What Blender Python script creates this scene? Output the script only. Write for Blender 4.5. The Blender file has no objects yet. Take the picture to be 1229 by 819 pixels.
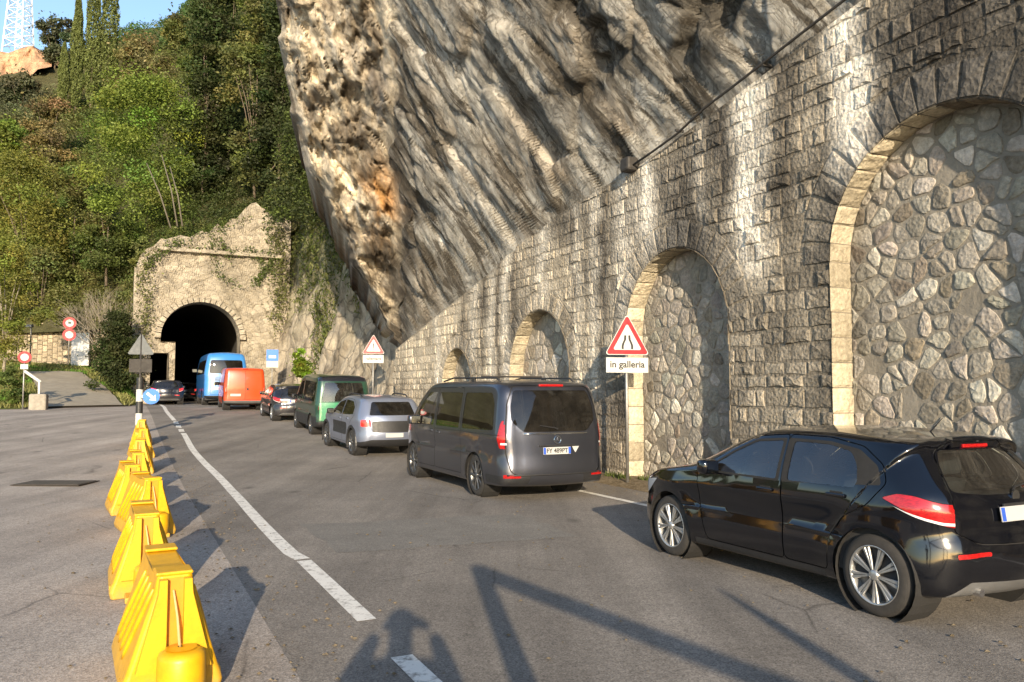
import bpy, bmesh, math, random
import numpy as np
from mathutils import Vector, Matrix
random.seed(7); rng = np.random.default_rng(7)
R = math.radians
scene = bpy.context.scene
col = scene.collection

# ------------------------------------------------------------ camera, sky, sun, exposure
ROAD = R(26)                       # the road runs 26 degrees to the left of the view
EYE = 1.74
cam_d = bpy.data.cameras.new('camera'); cam = bpy.data.objects.new('camera', cam_d); col.objects.link(cam)
cam.location = (0, 0, EYE); cam.rotation_euler = (R(90 + 3.64), 0, 0)
cam_d.sensor_width = 36; cam_d.lens = 36 * 950 / 1229; cam_d.clip_start = .02; cam_d.clip_end = 3000
scene.camera = cam
SUN_EL, SUN_AZ = R(15.5), R(7.4)     # light travels 7 deg left of the view direction
w = bpy.data.worlds.new('World'); scene.world = w; w.use_nodes = True
nt = w.node_tree; nt.nodes.clear()
sky = nt.nodes.new('ShaderNodeTexSky'); sky.sky_type = 'NISHITA'; sky.sun_disc = False
sky.sun_elevation = SUN_EL
ldir = Vector((-math.sin(SUN_AZ) * math.cos(SUN_EL), math.cos(SUN_AZ) * math.cos(SUN_EL), -math.sin(SUN_EL)))
sky.sun_rotation = math.atan2(-ldir.x, -ldir.y)
sky.altitude = 100; sky.air_density = 1.0; sky.dust_density = .6; sky.ozone_density = 1.6
bg = nt.nodes.new('ShaderNodeBackground'); bg.inputs[1].default_value = .15
wo = nt.nodes.new('ShaderNodeOutputWorld')
nt.links.new(sky.outputs[0], bg.inputs[0]); nt.links.new(bg.outputs[0], wo.inputs[0])
sd = bpy.data.lights.new('sun', 'SUN'); sd.energy = 4; sd.angle = R(.53); sd.color = (1, .83, .61)
sun = bpy.data.objects.new('sun', sd); col.objects.link(sun)
sun.rotation_euler = (-ldir).to_track_quat('Z', 'Y').to_euler()
scene.view_settings.view_transform = 'Standard'; scene.view_settings.look = 'None'
scene.view_settings.exposure = 1.1; scene.view_settings.gamma = 1
scene.cycles.max_bounces = 6; scene.cycles.transparent_max_bounces = 12

# ------------------------------------------------------------ frames and numbers
CA, SA = math.cos(ROAD), math.sin(ROAD)
def W(L, s, z=0.0):                # road frame (L to the right of the road axis, s along it) -> world
    return Vector((L * CA - s * SA, L * SA + s * CA, z))
def road_frame(x, y): return x * CA + y * SA, -x * SA + y * CA
ZS = ([-300, 15, 18.8, 23, 29.5, 35, 43, 52, 400], [0, 0, .08, .21, .45, .72, .95, 1.0, 1.0])
def zg(s): return np.interp(s, *ZS)
CT, ST = math.cos(R(3.64)), math.sin(R(3.64))
def ray(px, py):                   # a direction from the photographer's eye (numpy, broadcasts)
    px = np.asarray(px, float); py = np.asarray(py, float)
    x = (px - 614.5) / 950; v = -(py - 409.5) / 950
    y = CT - v * ST; z = ST + v * CT
    return np.stack([x / y, np.ones_like(y), z / y], -1)
def PY(px, py, Y):                 # point at distance Y ahead along that direction
    r = ray(px, py) * np.asarray(Y, float)[..., None]
    r[..., 2] += EYE
    return r

def _h(ix, iy, iz, seed):
    ix = np.asarray(ix); n = (ix * 374761393 + iy * 668265263 + iz * 2147483647 + seed * 1442695041) & 0xffffffff
    n = ((n ^ (n >> 13)) * 1274126177) & 0xffffffff
    n = ((n ^ (n >> 16)) * 2246822519) & 0xffffffff
    return ((n ^ (n >> 15)) & 0xffffff) / float(0xffffff)
def vnoise(p, seed=0):             # value noise, p (...,3) -> 0..1
    p = np.asarray(p, float); i = np.floor(p).astype(np.int64); f = p - i; f = f * f * (3 - 2 * f)
    x, y, z = i[..., 0], i[..., 1], i[..., 2]; fx, fy, fz = f[..., 0], f[..., 1], f[..., 2]
    def L(a, b, t): return a + (b - a) * t
    c = [[[_h(x + a, y + b, z + d, seed) for d in (0, 1)] for b in (0, 1)] for a in (0, 1)]
    return L(L(L(c[0][0][0], c[1][0][0], fx), L(c[0][1][0], c[1][1][0], fx), fy),
             L(L(c[0][0][1], c[1][0][1], fx), L(c[0][1][1], c[1][1][1], fx), fy), fz)
def fbm(p, o=4, seed=0, g=.5):
    p = np.asarray(p, float); a = 1; t = 0; r = 0
    for k in range(o):
        r = r + a * vnoise(p, seed + k); t += a; a *= g; p = p * 2.03
    return r / t
def cells(p, seed=0):               # irregular blocks: per-cell value, tilt inside the cell, distance to the joint
    p = np.asarray(p, float); i0 = np.floor(p).astype(np.int64); b1 = np.full(p.shape[:-1], 9.); b2 = b1.copy(); val = b1 * 0; tl = b1 * 0
    for dx in (-1, 0, 1):
        for dy in (-1, 0, 1):
            for dz in (-1, 0, 1):
                c = i0 + (dx, dy, dz); j = [_h(c[..., 0], c[..., 1], c[..., 2], seed + k) for k in range(3)]
                d = c + np.stack(j, -1) - p; l = np.sqrt((d ** 2).sum(-1)); v = _h(c[..., 0], c[..., 1], c[..., 2], seed + 5)
                a = v * 6.283; t = -(d[..., 0] * np.cos(a) + d[..., 1] * np.sin(a) + d[..., 2] * np.sin(a * 3) * .7)
                m = l < b1; b2 = np.where(m, b1, np.minimum(b2, l)); val = np.where(m, v, val); tl = np.where(m, t, tl); b1 = np.where(m, l, b1)
    return val, tl, b2 - b1
def sstep(a, b, x):
    t = np.clip((np.asarray(x, float) - a) / (b - a), 0, 1); return t * t * (3 - 2 * t)

# ------------------------------------------------------------ object helpers
def link(o, parent=None):
    col.objects.link(o)
    if parent is not None: o.parent = parent
    return o
def mesh(name, V, F, mat=None, parent=None, smooth=False, colors=None, mats=None, mi=None):
    me = bpy.data.meshes.new(name)
    V = np.asarray(V, np.float32).reshape(-1, 3)
    if isinstance(F, np.ndarray):
        n, k = F.shape
        me.vertices.add(len(V)); me.vertices.foreach_set('co', V.ravel())
        me.loops.add(n * k); me.loops.foreach_set('vertex_index', F.ravel().astype(np.int32))
        me.polygons.add(n); me.polygons.foreach_set('loop_start', np.arange(0, n * k, k, dtype=np.int32))
        me.update(calc_edges=True)
    else:
        me.from_pydata(V.tolist(), [], F); me.update()
    if colors is not None:
        ca = me.color_attributes.new('Col', 'FLOAT_COLOR', 'POINT')
        c = np.ones((len(V), 4), np.float32); c[:, :3] = colors; ca.data.foreach_set('color', c.ravel())
    for m in (mats or ([mat] if mat else [])): me.materials.append(m)
    if mi is not None: me.polygons.foreach_set('material_index', np.asarray(mi, np.int32))
    if smooth: me.polygons.foreach_set('use_smooth', [True] * len(me.polygons))
    return link(bpy.data.objects.new(name, me), parent)
def tag(o, label=None, cat=None, group=None, kind=None):
    if label: o['label'] = label
    if cat: o['category'] = cat
    if group: o['group'] = group
    if kind: o['kind'] = kind
    return o
def thing(name, label, cat, loc=(0, 0, 0), rz=0, group=None):
    o = bpy.data.objects.new(name, None); o.empty_display_size = .3; link(o)
    o.location = loc; o.rotation_euler = (0, 0, rz)
    return tag(o, label, cat, group)
def shade(o): 
    o.data.polygons.foreach_set('use_smooth', [True] * len(o.data.polygons)); return o

class MB:                           # collects shapes into one mesh
    def __init__(s): s.V = []; s.F = []
    def add(s, V, F):
        b = len(s.V); s.V += [tuple(v) for v in V]; s.F += [tuple(i + b for i in f) for f in F]; return s
    def box(s, x0, x1, y0, y1, z0, z1, bev=0):
        if bev:
            bm = bmesh.new(); bmesh.ops.create_cube(bm, size=1)
            for v in bm.verts: v.co = ((x0 + x1) / 2 + v.co.x * (x1 - x0), (y0 + y1) / 2 + v.co.y * (y1 - y0), (z0 + z1) / 2 + v.co.z * (z1 - z0))
            bmesh.ops.bevel(bm, geom=bm.edges[:], offset=bev, segments=2, affect='EDGES', profile=.5)
            bm.verts.ensure_lookup_table(); bm.verts.index_update()
            s.add([v.co for v in bm.verts], [[v.index for v in f.verts] for f in bm.faces]); bm.free(); return s
        V = [(x, y, z) for x in (x0, x1) for y in (y0, y1) for z in (z0, z1)]
        return s.add(V, [(0, 1, 3, 2), (4, 6, 7, 5), (0, 4, 5, 1), (2, 3, 7, 6), (0, 2, 6, 4), (1, 5, 7, 3)])
    def tube(s, pts, rad, n=8, cap=True):
        pts = [Vector(p) for p in pts]; m = len(pts)
        rad = [rad] * m if not hasattr(rad, '__len__') else rad
        V = []
        up = Vector((0, 0, 1))
        for i, p in enumerate(pts):
            d = (pts[min(i + 1, m - 1)] - pts[max(i - 1, 0)]).normalized()
            a = d.cross(up if abs(d.z) < .95 else Vector((1, 0, 0))).normalized(); b = d.cross(a)
            for k in range(n):
                t = 2 * math.pi * k / n; V.append(p + (a * math.cos(t) + b * math.sin(t)) * rad[i])
        F = [(i * n + k, i * n + (k + 1) % n, (i + 1) * n + (k + 1) % n, (i + 1) * n + k) for i in range(m - 1) for k in range(n)]
        if cap: F += [tuple(range(n - 1, -1, -1)), tuple((m - 1) * n + k for k in range(n))]
        return s.add(V, F)
    def prism(s, poly, a0, a1, axis='x'):   # poly in the other two axes
        def q(u, v, a): return {'x': (a, u, v), 'y': (u, a, v), 'z': (u, v, a)}[axis]
        n = len(poly); V = [q(u, v, a0) for u, v in poly] + [q(u, v, a1) for u, v in poly]
        return s.add(V, [tuple(range(n)), tuple(range(2 * n - 1, n - 1, -1))] + [(i, i + n, (i + 1) % n + n, (i + 1) % n) for i in range(n)])
    def lathe(s, prof, n=32, axis='x', c=(0, 0, 0), arc=(0, 2 * math.pi)):  # prof: (axial, radius)
        full = abs(arc[1] - arc[0] - 2 * math.pi) < 1e-6; m = n if full else n + 1
        V = []
        for a, r in prof:
            for k in range(m):
                t = arc[0] + (arc[1] - arc[0]) * k / n; u, v = r * math.cos(t), r * math.sin(t)
                p = {'x': (a, u, v), 'y': (u, a, v), 'z': (u, v, a)}[axis]; V.append((p[0] + c[0], p[1] + c[1], p[2] + c[2]))
        F = []
        for i in range(len(prof) - 1):
            for k in range(n): F.append((i * m + k, i * m + (k + 1) % m, (i + 1) * m + (k + 1) % m, (i + 1) * m + k))
        return s.add(V, F)
    def build(s, name, mat, parent=None, smooth=False): return mesh(name, s.V, s.F, mat, parent, smooth)

# ------------------------------------------------------------ materials
class N:
    def __init__(s, name):
        s.m = bpy.data.materials.new(name); s.m.use_nodes = True; s.t = s.m.node_tree; s.t.nodes.clear()
        s.out = s.t.nodes.new('ShaderNodeOutputMaterial'); s.tc = None
    def n(s, ty, **k):
        nd = s.t.nodes.new('ShaderNode' + ty)
        for a, b in k.items():
            if a.startswith('i_'): s.set(nd, int(a[2:]), b)
            elif a in ('operation', 'blend_type', 'data_type', 'feature', 'distance', 'layer_name', 'attribute_name', 'vector_type', 'interpolation_type', 'noise_dimensions', 'invert'): setattr(nd, a, b)
            else: s.set(nd, a.replace('_', ' '), b)
        return nd
    def set(s, nd, key, b):
        if isinstance(b, bpy.types.NodeSocket): s.t.links.new(b, nd.inputs[key])
        else: nd.inputs[key].default_value = b
    def coord(s, scale=(1, 1, 1), rot=(0, 0, 0)):
        if s.tc is None: s.tc = s.t.nodes.new('ShaderNodeTexCoord')
        mp = s.t.nodes.new('ShaderNodeMapping'); s.t.links.new(s.tc.outputs['Object'], mp.inputs[0])
        mp.inputs['Scale'].default_value = scale; mp.inputs['Rotation'].default_value = rot
        return mp.outputs[0]
    def noise(s, scale, detail=4, rough=.6, vec=None, dist=0.0):
        nd = s.n('TexNoise', Scale=scale, Detail=detail, Roughness=rough, Distortion=dist)
        s.t.links.new(vec if vec is not None else s.coord(), nd.inputs['Vector']); return nd.outputs['Fac']
    def vor(s, scale, feature='F1', vec=None, rnd=1.0):
        nd = s.n('TexVoronoi', feature=feature); nd.inputs['Scale'].default_value = scale; nd.inputs['Randomness'].default_value = rnd
        s.t.links.new(vec if vec is not None else s.coord(), nd.inputs['Vector']); return nd
    def ramp(s, fac, stops):
        r = s.t.nodes.new('ShaderNodeValToRGB'); s.t.links.new(fac, r.inputs[0]); e = r.color_ramp.elements
        while len(e) < len(stops): e.new(.5)
        for i, (p, c) in enumerate(stops):
            e[i].position = p; e[i].color = (c, c, c, 1) if not hasattr(c, '__len__') else (*c[:3], 1)
        return r.outputs[0]
    def mix(s, fac, a, b, mode='MIX'):
        nd = s.t.nodes.new('ShaderNodeMix'); nd.data_type = 'RGBA'; nd.blend_type = mode
        for key, v in ((0, fac), (6, a), (7, b)):
            if isinstance(v, bpy.types.NodeSocket): s.t.links.new(v, nd.inputs[key])
            elif hasattr(v, '__len__'): nd.inputs[key].default_value = (*v[:3], 1)
            elif key: nd.inputs[key].default_value = (v, v, v, 1)
            else: nd.inputs[0].default_value = v
        return nd.outputs[2]
    def math(s, op, a, b=0.0):
        nd = s.t.nodes.new('ShaderNodeMath'); nd.operation = op
        for i, v in enumerate((a, b)):
            if isinstance(v, bpy.types.NodeSocket): s.t.links.new(v, nd.inputs[i])
            else: nd.inputs[i].default_value = v
        return nd.outputs[0]
    def attr(s, name='Col'):
        nd = s.t.nodes.new('ShaderNodeAttribute'); nd.attribute_name = name; return nd.outputs['Color']
    def bump(s, h, strength=.5, dist=.02, normal=None):
        b = s.t.nodes.new('ShaderNodeBump'); b.inputs['Strength'].default_value = strength; b.inputs['Distance'].default_value = dist
        s.t.links.new(h, b.inputs['Height'])
        if normal is not None: s.t.links.new(normal, b.inputs['Normal'])
        return b.outputs[0]
    def pbsdf(s, color, rough=.6, metal=0.0, coat=0.0, normal=None, spec=.5, trans=0.0, emit=None, es=0.0):
        p = s.t.nodes.new('ShaderNodeBsdfPrincipled'); s.p = p
        for k, v in (('Base Color', color), ('Roughness', rough), ('Metallic', metal), ('Coat Weight', coat), ('Specular IOR Level', spec), ('Transmission Weight', trans)):
            if isinstance(v, bpy.types.NodeSocket): s.t.links.new(v, p.inputs[k])
            elif hasattr(v, '__len__'): p.inputs[k].default_value = (*v[:3], 1)
            else: p.inputs[k].default_value = v
        p.inputs['Coat Roughness'].default_value = .04
        if emit is not None: p.inputs['Emission Color'].default_value = (*emit, 1); p.inputs['Emission Strength'].default_value = es
        if normal is not None: s.t.links.new(normal, p.inputs['Normal'])
        s.t.links.new(p.outputs[0], s.out.inputs[0]); return s.m

M = {}
def simple(name, c, rough=.5, metal=0.0, coat=0.0, wear=.25, sc=6.0, bump=0.0):
    a = N(name); nz = a.noise(sc, 5, .65)
    f = a.ramp(nz, [(.3, 1 - wear), (.7, 1 + 0.0)])
    cc = a.mix(1.0, c, f, 'MULTIPLY')
    rr = a.ramp(a.noise(sc * 2.3, 4, .6), [(.3, max(0, rough - .08)), (.7, min(1, rough + .08))])
    nrm = a.bump(a.noise(sc * 12, 3, .6), bump, .004) if bump else None
    a.pbsdf(cc, rr, metal, coat, nrm); M[name] = a.m; return a.m
def paint(name, c, metal=.0, rough=.25, dust=.12):
    a = N(name)
    d = a.ramp(a.noise(3.0, 6, .7), [(.35, 0.0), (.8, dust)])
    sep = a.t.nodes.new('ShaderNodeSeparateXYZ'); a.t.links.new(a.coord(), sep.inputs[0])
    low = a.ramp(sep.outputs[2], [(.25, dust * 2.2), (.75, 0.0)])
    dd = a.math('ADD', d, low)
    cc = a.mix(dd, c, (.20, .17, .13))
    rr = a.math('ADD', a.math('MULTIPLY', dd, .6), rough)
    orange = a.bump(a.noise(60, 2, .5), .03, .001)
    a.pbsdf(cc, rr, metal, .65, orange); M[name] = a.m
    a.p.inputs['Coat Roughness'].default_value = .06
    return a.m
def glass(name, tint, t=.6, refl=1.0):
    a = N(name); tr = a.n('BsdfTransparent'); tr.inputs[0].default_value = (*tint, 1)
    gl = a.n('BsdfGlossy'); gl.inputs['Roughness'].default_value = .02; gl.inputs[0].default_value = (.95, .97, 1, 1)
    fr = a.n('Fresnel', IOR=1.6)
    mx = a.n('MixShader'); a.t.links.new(a.math('MULTIPLY', fr.outputs[0], refl), mx.inputs[0])
    a.t.links.new(tr.outputs[0], mx.inputs[1]); a.t.links.new(gl.outputs[0], mx.inputs[2])
    dirt = a.n('BsdfDiffuse'); dirt.inputs[0].default_value = (.25, .22, .18, 1)
    m2 = a.n('MixShader'); a.t.links.new(a.ramp(a.noise(3, 4, .6), [(.3, .015), (.8, .07)]), m2.inputs[0])
    a.t.links.new(mx.outputs[0], m2.inputs[1]); a.t.links.new(dirt.outputs[0], m2.inputs[2])
    a.t.links.new(m2.outputs[0], a.out.inputs[0]); M[name] = a.m; return a.m
def build_materials():
    # asphalt
    for nm, base, warm in (('asphalt', .20, .95), ('lay_by_asphalt', .32, .93)):
        a = N(nm)
        v = a.coord((1, 1, 0))
        agg = a.vor(95, vec=v); agc = a.ramp(agg.outputs['Color'], [(0, .55), (1, 1.5)])
        big = a.ramp(a.noise(.45, 8, .7, v), [(.3, .74), (.7, 1.2)])
        lane = a.coord((.9, .05, 0), (0, 0, -ROAD))
        tr = a.ramp(a.noise(1.3, 5, .65, lane), [(.35, .74), (.65, 1.13)])
        fine = a.ramp(a.noise(16, 6, .8, v), [(.3, .8), (.75, 1.2)])
        spots = a.ramp(a.math('ADD', a.vor(.9, vec=a.coord((1, .6, 0))).outputs['Distance'], a.math('MULTIPLY', a.noise(7, 4, .7, v), .12)), [(.07, .5), (.19, 1.0)])
        c = a.mix(1.0, (base * 1.06, base * warm, base * warm * .86), agc, 'MULTIPLY')
        for k in (big, tr, fine, spots): c = a.mix(1.0, c, k, 'MULTIPLY')
        crk = a.vor(.42, 'DISTANCE_TO_EDGE', vec=a.mix(.12, v, a.n('TexNoise', Scale=1.6, Detail=6.0, Vector=v).outputs['Color']))
        ck = a.ramp(crk.outputs['Distance'], [(.0, .55), (.006, 1.0)])
        ckm = a.mix(a.ramp(a.noise(.5, 2, .5, v), [(.5, 0), (.56, 1)]), 1.0, ck)
        c = a.mix(1.0, c, ckm, 'MULTIPLY')
        h = a.math('ADD', a.math('MULTIPLY', agg.outputs['Distance'], .6), a.noise(30, 4, .7, v))
        a.pbsdf(c, .88, normal=a.bump(h, .5, .006), spec=.3); M[nm] = a.m
    # squared wall stone, rubble, rock: colour from the stone itself, grain from noise
    for nm, sc, bd in (('wall_stone', 1.0, .035), ('rubble_stone', 1.0, .02)):
        a = N(nm); c = a.attr()
        st = a.ramp(a.noise(1.6, 5, .65, a.coord((1, 1, .14))), [(.3, .72), (.68, 1.2)])
        fine = a.ramp(a.noise(14, 7, .75), [(.28, .62), (.72, 1.35)])
        c = a.mix(1.0, c, st, 'MULTIPLY'); c = a.mix(1.0, c, fine, 'MULTIPLY')
        h = a.math('ADD', a.noise(9, 8, .72), a.math('MULTIPLY', a.vor(17).outputs['Distance'], .5))
        a.pbsdf(c, .97, normal=a.bump(h, 1.0, bd * 1.7), spec=.02); M[nm] = a.m
    a = N('mortar'); c = a.mix(a.ramp(a.noise(2, 6, .7), [(.3, 0), (.7, 1)]), (.10, .088, .068), (.30, .26, .20))
    a.pbsdf(c, .95, normal=a.bump(a.noise(20, 6, .7), 1.0, .02), spec=.1); M['mortar'] = a.m
    a = N('rubble_mortar'); c = a.mix(a.ramp(a.noise(3, 6, .7), [(.3, 0), (.7, 1)]), (.20, .18, .145), (.31, .28, .23))
    a.pbsdf(c, .95, normal=a.bump(a.noise(14, 6, .75), 1.0, .04), spec=.1); M['rubble_mortar'] = a.m
    a = N('rock'); c = a.attr()
    fine = a.ramp(a.noise(2.2, 9, .72), [(.3, .55), (.7, 1.35)])
    c = a.mix(1.0, c, fine, 'MULTIPLY')
    vv = a.coord((1, 1, 1))
    ck = a.vor(1.1, 'DISTANCE_TO_EDGE', vec=a.mix(.35, vv, a.n('TexNoise', Scale=.9, Detail=8.0, Roughness=.7, Vector=vv).outputs['Color']))
    c = a.mix(1.0, c, a.ramp(ck.outputs['Distance'], [(0, .45), (.03, 1.0)]), 'MULTIPLY')
    a.pbsdf(c, .93, normal=a.bump(a.math('ADD', a.noise(3, 10, .72), a.ramp(ck.outputs['Distance'], [(0, 0.0), (.06, .25)])), 1.0, .13), spec=.2); M['rock'] = a.m
    a = N('slab_rock'); c = a.attr(); sv = a.attr('Strat')
    def ms(x, y, z):
        mp = a.t.nodes.new('ShaderNodeMapping'); a.t.links.new(sv, mp.inputs[0]); mp.inputs['Scale'].default_value = (x, y, z); return mp.outputs[0]
    n1 = a.noise(1.0, 9, .66, ms(.30, 1.5, .5), .6); n2 = a.noise(1.0, 10, .72, ms(.9, 5.5, 1.5), .4); n3 = a.noise(1.3, 10, .74, ms(1, 1, 1), 1.2)
    c = a.mix(1.0, c, a.ramp(a.noise(2.2, 10, .75), [(.3, .62), (.7, 1.3)]), 'MULTIPLY')
    mk = a.attr('Mask'); inv = a.math('SUBTRACT', 1.0, a.math('MULTIPLY', mk, .8))
    c = a.mix(a.math('MULTIPLY', a.ramp(n1, [(.535, 0), (.575, .88)]), inv), c, (.085, .072, .055))
    c = a.mix(a.math('MULTIPLY', a.ramp(n2, [(.58, 0), (.66, .6)]), inv), c, (.10, .086, .066))
    c = a.mix(a.ramp(n3, [(.49, 0), (.498, .6), (.506, 0)]), c, (.05, .042, .034))
    c = a.mix(a.ramp(n2, [(.30, .5), (.42, 0)]), c, (.58, .55, .48))
    h = a.math('ADD', a.math('MULTIPLY', a.noise(4, 12, .75), .5), a.math('MULTIPLY', a.ramp(n2, [(.5, 1), (.62, 0)]), .5))
    h = a.math('ADD', h, a.ramp(n3, [(.48, .2), (.498, 0), (.516, .2)]))
    a.pbsdf(c, .95, normal=a.bump(h, 1.0, .07), spec=.08); M['slab_rock'] = a.m
    a = N('hill_soil'); c = a.mix(a.ramp(a.noise(.5, 6, .7), [(.35, 0), (.65, 1)]), (.055, .05, .022), (.10, .095, .045))
    a.pbsdf(c, .95, normal=a.bump(a.noise(2, 6, .7), 1, .3), spec=.1); M['hill_soil'] = a.m
    a = N('verge_dirt'); c = a.mix(a.ramp(a.noise(4, 8, .75), [(.35, 0), (.65, 1)]), (.13, .10, .06), (.26, .21, .14))
    c = a.mix(1.0, c, a.ramp(a.vor(40).outputs['Color'], [(0, .6), (1, 1.4)]), 'MULTIPLY')
    a.pbsdf(c, .95, normal=a.bump(a.noise(25, 6, .75), 1, .03), spec=.1); M['verge_dirt'] = a.m
    a = N('grass_soil'); c = a.mix(a.ramp(a.noise(1.5, 8, .75), [(.35, 0), (.65, 1)]), (.06, .09, .02), (.14, .13, .05))
    a.pbsdf(c, .95, normal=a.bump(a.noise(25, 6, .75), 1, .05), spec=.1); M['grass_soil'] = a.m
    a = N('path_concrete'); c = a.mix(a.ramp(a.noise(2, 8, .75), [(.35, 0), (.65, 1)]), (.26, .23, .18), (.36, .32, .25))
    a.pbsdf(c, .9, normal=a.bump(a.noise(25, 6, .75), .6, .01), spec=.2); M['path_concrete'] = a.m
    a = N('road_paint')
    wv = a.noise(9, 8, .8); c = a.mix(a.ramp(wv, [(.36, 0), (.5, 1)]), (.20, .18, .15), (.72, .70, .64))
    a.pbsdf(c, .7, normal=a.bump(a.noise(90, 3, .6), .5, .003)); M['road_paint'] = a.m
    a = N('portal_stone')
    vv = a.coord((1, 1, 1)); cr = a.vor(2.6, vec=a.coord((1, 1, 1.35)))
    c = a.mix(1.0, (.37, .325, .25), a.ramp(cr.outputs['Color'], [(0, .70), (1, 1.22)]), 'MULTIPLY')
    ed = a.vor(2.6, 'DISTANCE_TO_EDGE', vec=a.coord((1, 1, 1.35)))
    c = a.mix(1.0, c, a.ramp(ed.outputs['Distance'], [(0, .86), (.05, 1.0)]), 'MULTIPLY')
    c = a.mix(a.ramp(a.noise(.45, 7, .7, a.coord((1, 1, .45))), [(.5, 0), (.68, .6)]), c, (.13, .115, .08))
    a.pbsdf(c, .93, normal=a.bump(a.math('ADD', a.ramp(ed.outputs['Distance'], [(0, 0.0), (.12, .2)]), a.noise(5, 8, .7)), 1, .14), spec=.15); M['portal_stone'] = a.m
    # foliage
    a = N('leaf'); c = a.attr()
    df = a.n('BsdfDiffuse', Color=c); tl = a.n('BsdfTranslucent', Color=a.mix(1.0, c, (1.25, 1.25, .6), 'MULTIPLY'))
    mx = a.n('MixShader'); mx.inputs[0].default_value = .3
    a.t.links.new(df.outputs[0], mx.inputs[1]); a.t.links.new(tl.outputs[0], mx.inputs[2])
    gs = a.n('BsdfGlossy'); gs.inputs['Roughness'].default_value = .5; gs.inputs[0].default_value = (1, 1, 1, 1)
    m2 = a.n('MixShader'); m2.inputs[0].default_value = .008
    a.t.links.new(mx.outputs[0], m2.inputs[1]); a.t.links.new(gs.outputs[0], m2.inputs[2]); a.t.links.new(m2.outputs[0], a.out.inputs[0]); M['leaf'] = a.m
    simple('bark', (.17, .13, .09), .9, bump=1.0, wear=.5, sc=5)
    simple('pale_bark', (.30, .26, .20), .9, bump=.6, wear=.4, sc=5)
    # vehicle materials
    paint('black_paint', (.0015, .002, .004), .0, .10, .004)
    paint('dark_grey_paint', (.066, .071, .09), .8, .33, .04)
    paint('silver_blue_paint', (.20, .23, .31), .5, .32, .05)
    paint('green_paint', (.02, .20, .09), .0, .3, .08)
    paint('navy_paint', (.012, .014, .022), .2, .25, .05)
    paint('dark_green_paint', (.010, .05, .032), .2, .28, .05)
    paint('orange_paint', (.64, .055, .006), .0, .3, .05)
    paint('blue_paint', (.035, .19, .50), .0, .3, .05)
    glass('clear_glass', (.66, .72, .70), refl=1.8); glass('tinted_glass', (.05, .055, .05)); glass('dark_glass', (.012, .014, .014), refl=1.5)
    simple('rubber', (.018, .017, .016), .85, wear=.4, bump=.3)
    simple('tyre_rubber', (.035, .032, .029), .9, wear=.4, sc=12, bump=.5)
    simple('black_plastic', (.02, .02, .021), .5, wear=.2, bump=.15)
    simple('grey_plastic', (.10, .10, .10), .6, wear=.2, bump=.15)
    simple('interior_cloth', (.03, .03, .032), .9, wear=.2)
    simple('alloy', (.50, .50, .49), .38, .8, wear=.25)
    simple('dark_alloy', (.16, .16, .16), .4, .8, wear=.2)
    simple('chrome', (.8, .8, .8), .12, 1.0, wear=.05); simple('mirror_silver', (.07, .08, .10), .05, 1.0, wear=.05)
    simple('white_plastic', (.8, .79, .75), .45, wear=.12)
    simple('plate_white', (.42, .42, .41), .4, wear=.08)
    simple('plate_blue', (.03, .09, .45), .4, wear=.08)
    simple('ink', (.02, .02, .02), .6, wear=.1)
    for nm, e, es in (('red_lamp', (1, .04, .03), .05), ('red_lamp_lit', (1, .05, .03), .5)):
        a = N(nm); rb = a.ramp(a.noise(40, 2, .5, a.coord((1, 1, 3))), [(.35, (.20, .002, .003)), (.65, (.36, .006, .006))])
        a.pbsdf(rb, .15, 0, 1.0, emit=e, es=es); M[nm] = a.m
    a = N('clear_lamp'); a.pbsdf((.75, .75, .75), .12, .2, 1.0); M['clear_lamp'] = a.m
    a = N('amber_lamp'); a.pbsdf((.8, .35, .05), .15, 0, 1.0); M['amber_lamp'] = a.m
    # street furniture
    a = N('yellow_plastic')
    gr = a.ramp(a.noise(5, 7, .75), [(.32, .72), (.62, 1.0)])
    c = a.mix(1.0, (.70, .37, .005), gr, 'MULTIPLY')
    sep = a.t.nodes.new('ShaderNodeSeparateXYZ'); a.t.links.new(a.coord(), sep.inputs[0])
    dz = a.math('MULTIPLY', a.ramp(sep.outputs[2], [(.0, .75), (.16, 0)]), a.ramp(a.noise(14, 5, .7), [(.3, 0), (.6, 1)]))
    c = a.mix(dz, c, (.28, .20, .08))
    scr = a.ramp(a.noise(3, 8, .85, a.coord((9, 1.2, 9))), [(.62, 0), (.7, .5)]); c = a.mix(scr, c, (.55, .40, .12))
    a.pbsdf(c, .42, normal=a.bump(a.noise(35, 4, .6), .25, .004)); M['yellow_plastic'] = a.m
    simple('amber_plastic', (.62, .27, .01), .5); simple('orange_reflector', (.85, .16, .02), .4)
    simple('sign_red', (.45, .012, .02), .4, wear=.15); simple('sign_white', (.52, .52, .49), .45, wear=.12)
    simple('sign_black', (.02, .02, .02), .5); simple('sign_blue', (.02, .16, .60), .4, wear=.12); simple('sign_back', (.11, .12, .125), .6, .3, wear=.25)
    simple('galvanised', (.33, .32, .30), .5, .7, wear=.3, sc=9); simple('steel_dark', (.05, .045, .04), .7, .3, wear=.4)
    simple('white_render', (.55, .54, .51), .85, wear=.2); simple('iron', (.07, .06, .05), .7, .5, wear=.4, bump=.5)
    simple('concrete', (.32, .29, .24), .9, wear=.35, bump=.8); simple('rope', (.62, .42, .18), .9)
    simple('pylon_paint', (.75, .76, .78), .6, wear=.1)
    simple('dim_bark', (.15, .13, .095), .9, wear=.4); simple('skin', (.5, .3, .2), .6); simple('shirt', (.08, .10, .16), .9); simple('trousers', (.04, .05, .08), .9); simple('hair', (.03, .02, .015), .7)
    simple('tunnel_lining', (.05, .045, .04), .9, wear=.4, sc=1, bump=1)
build_materials()

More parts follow.
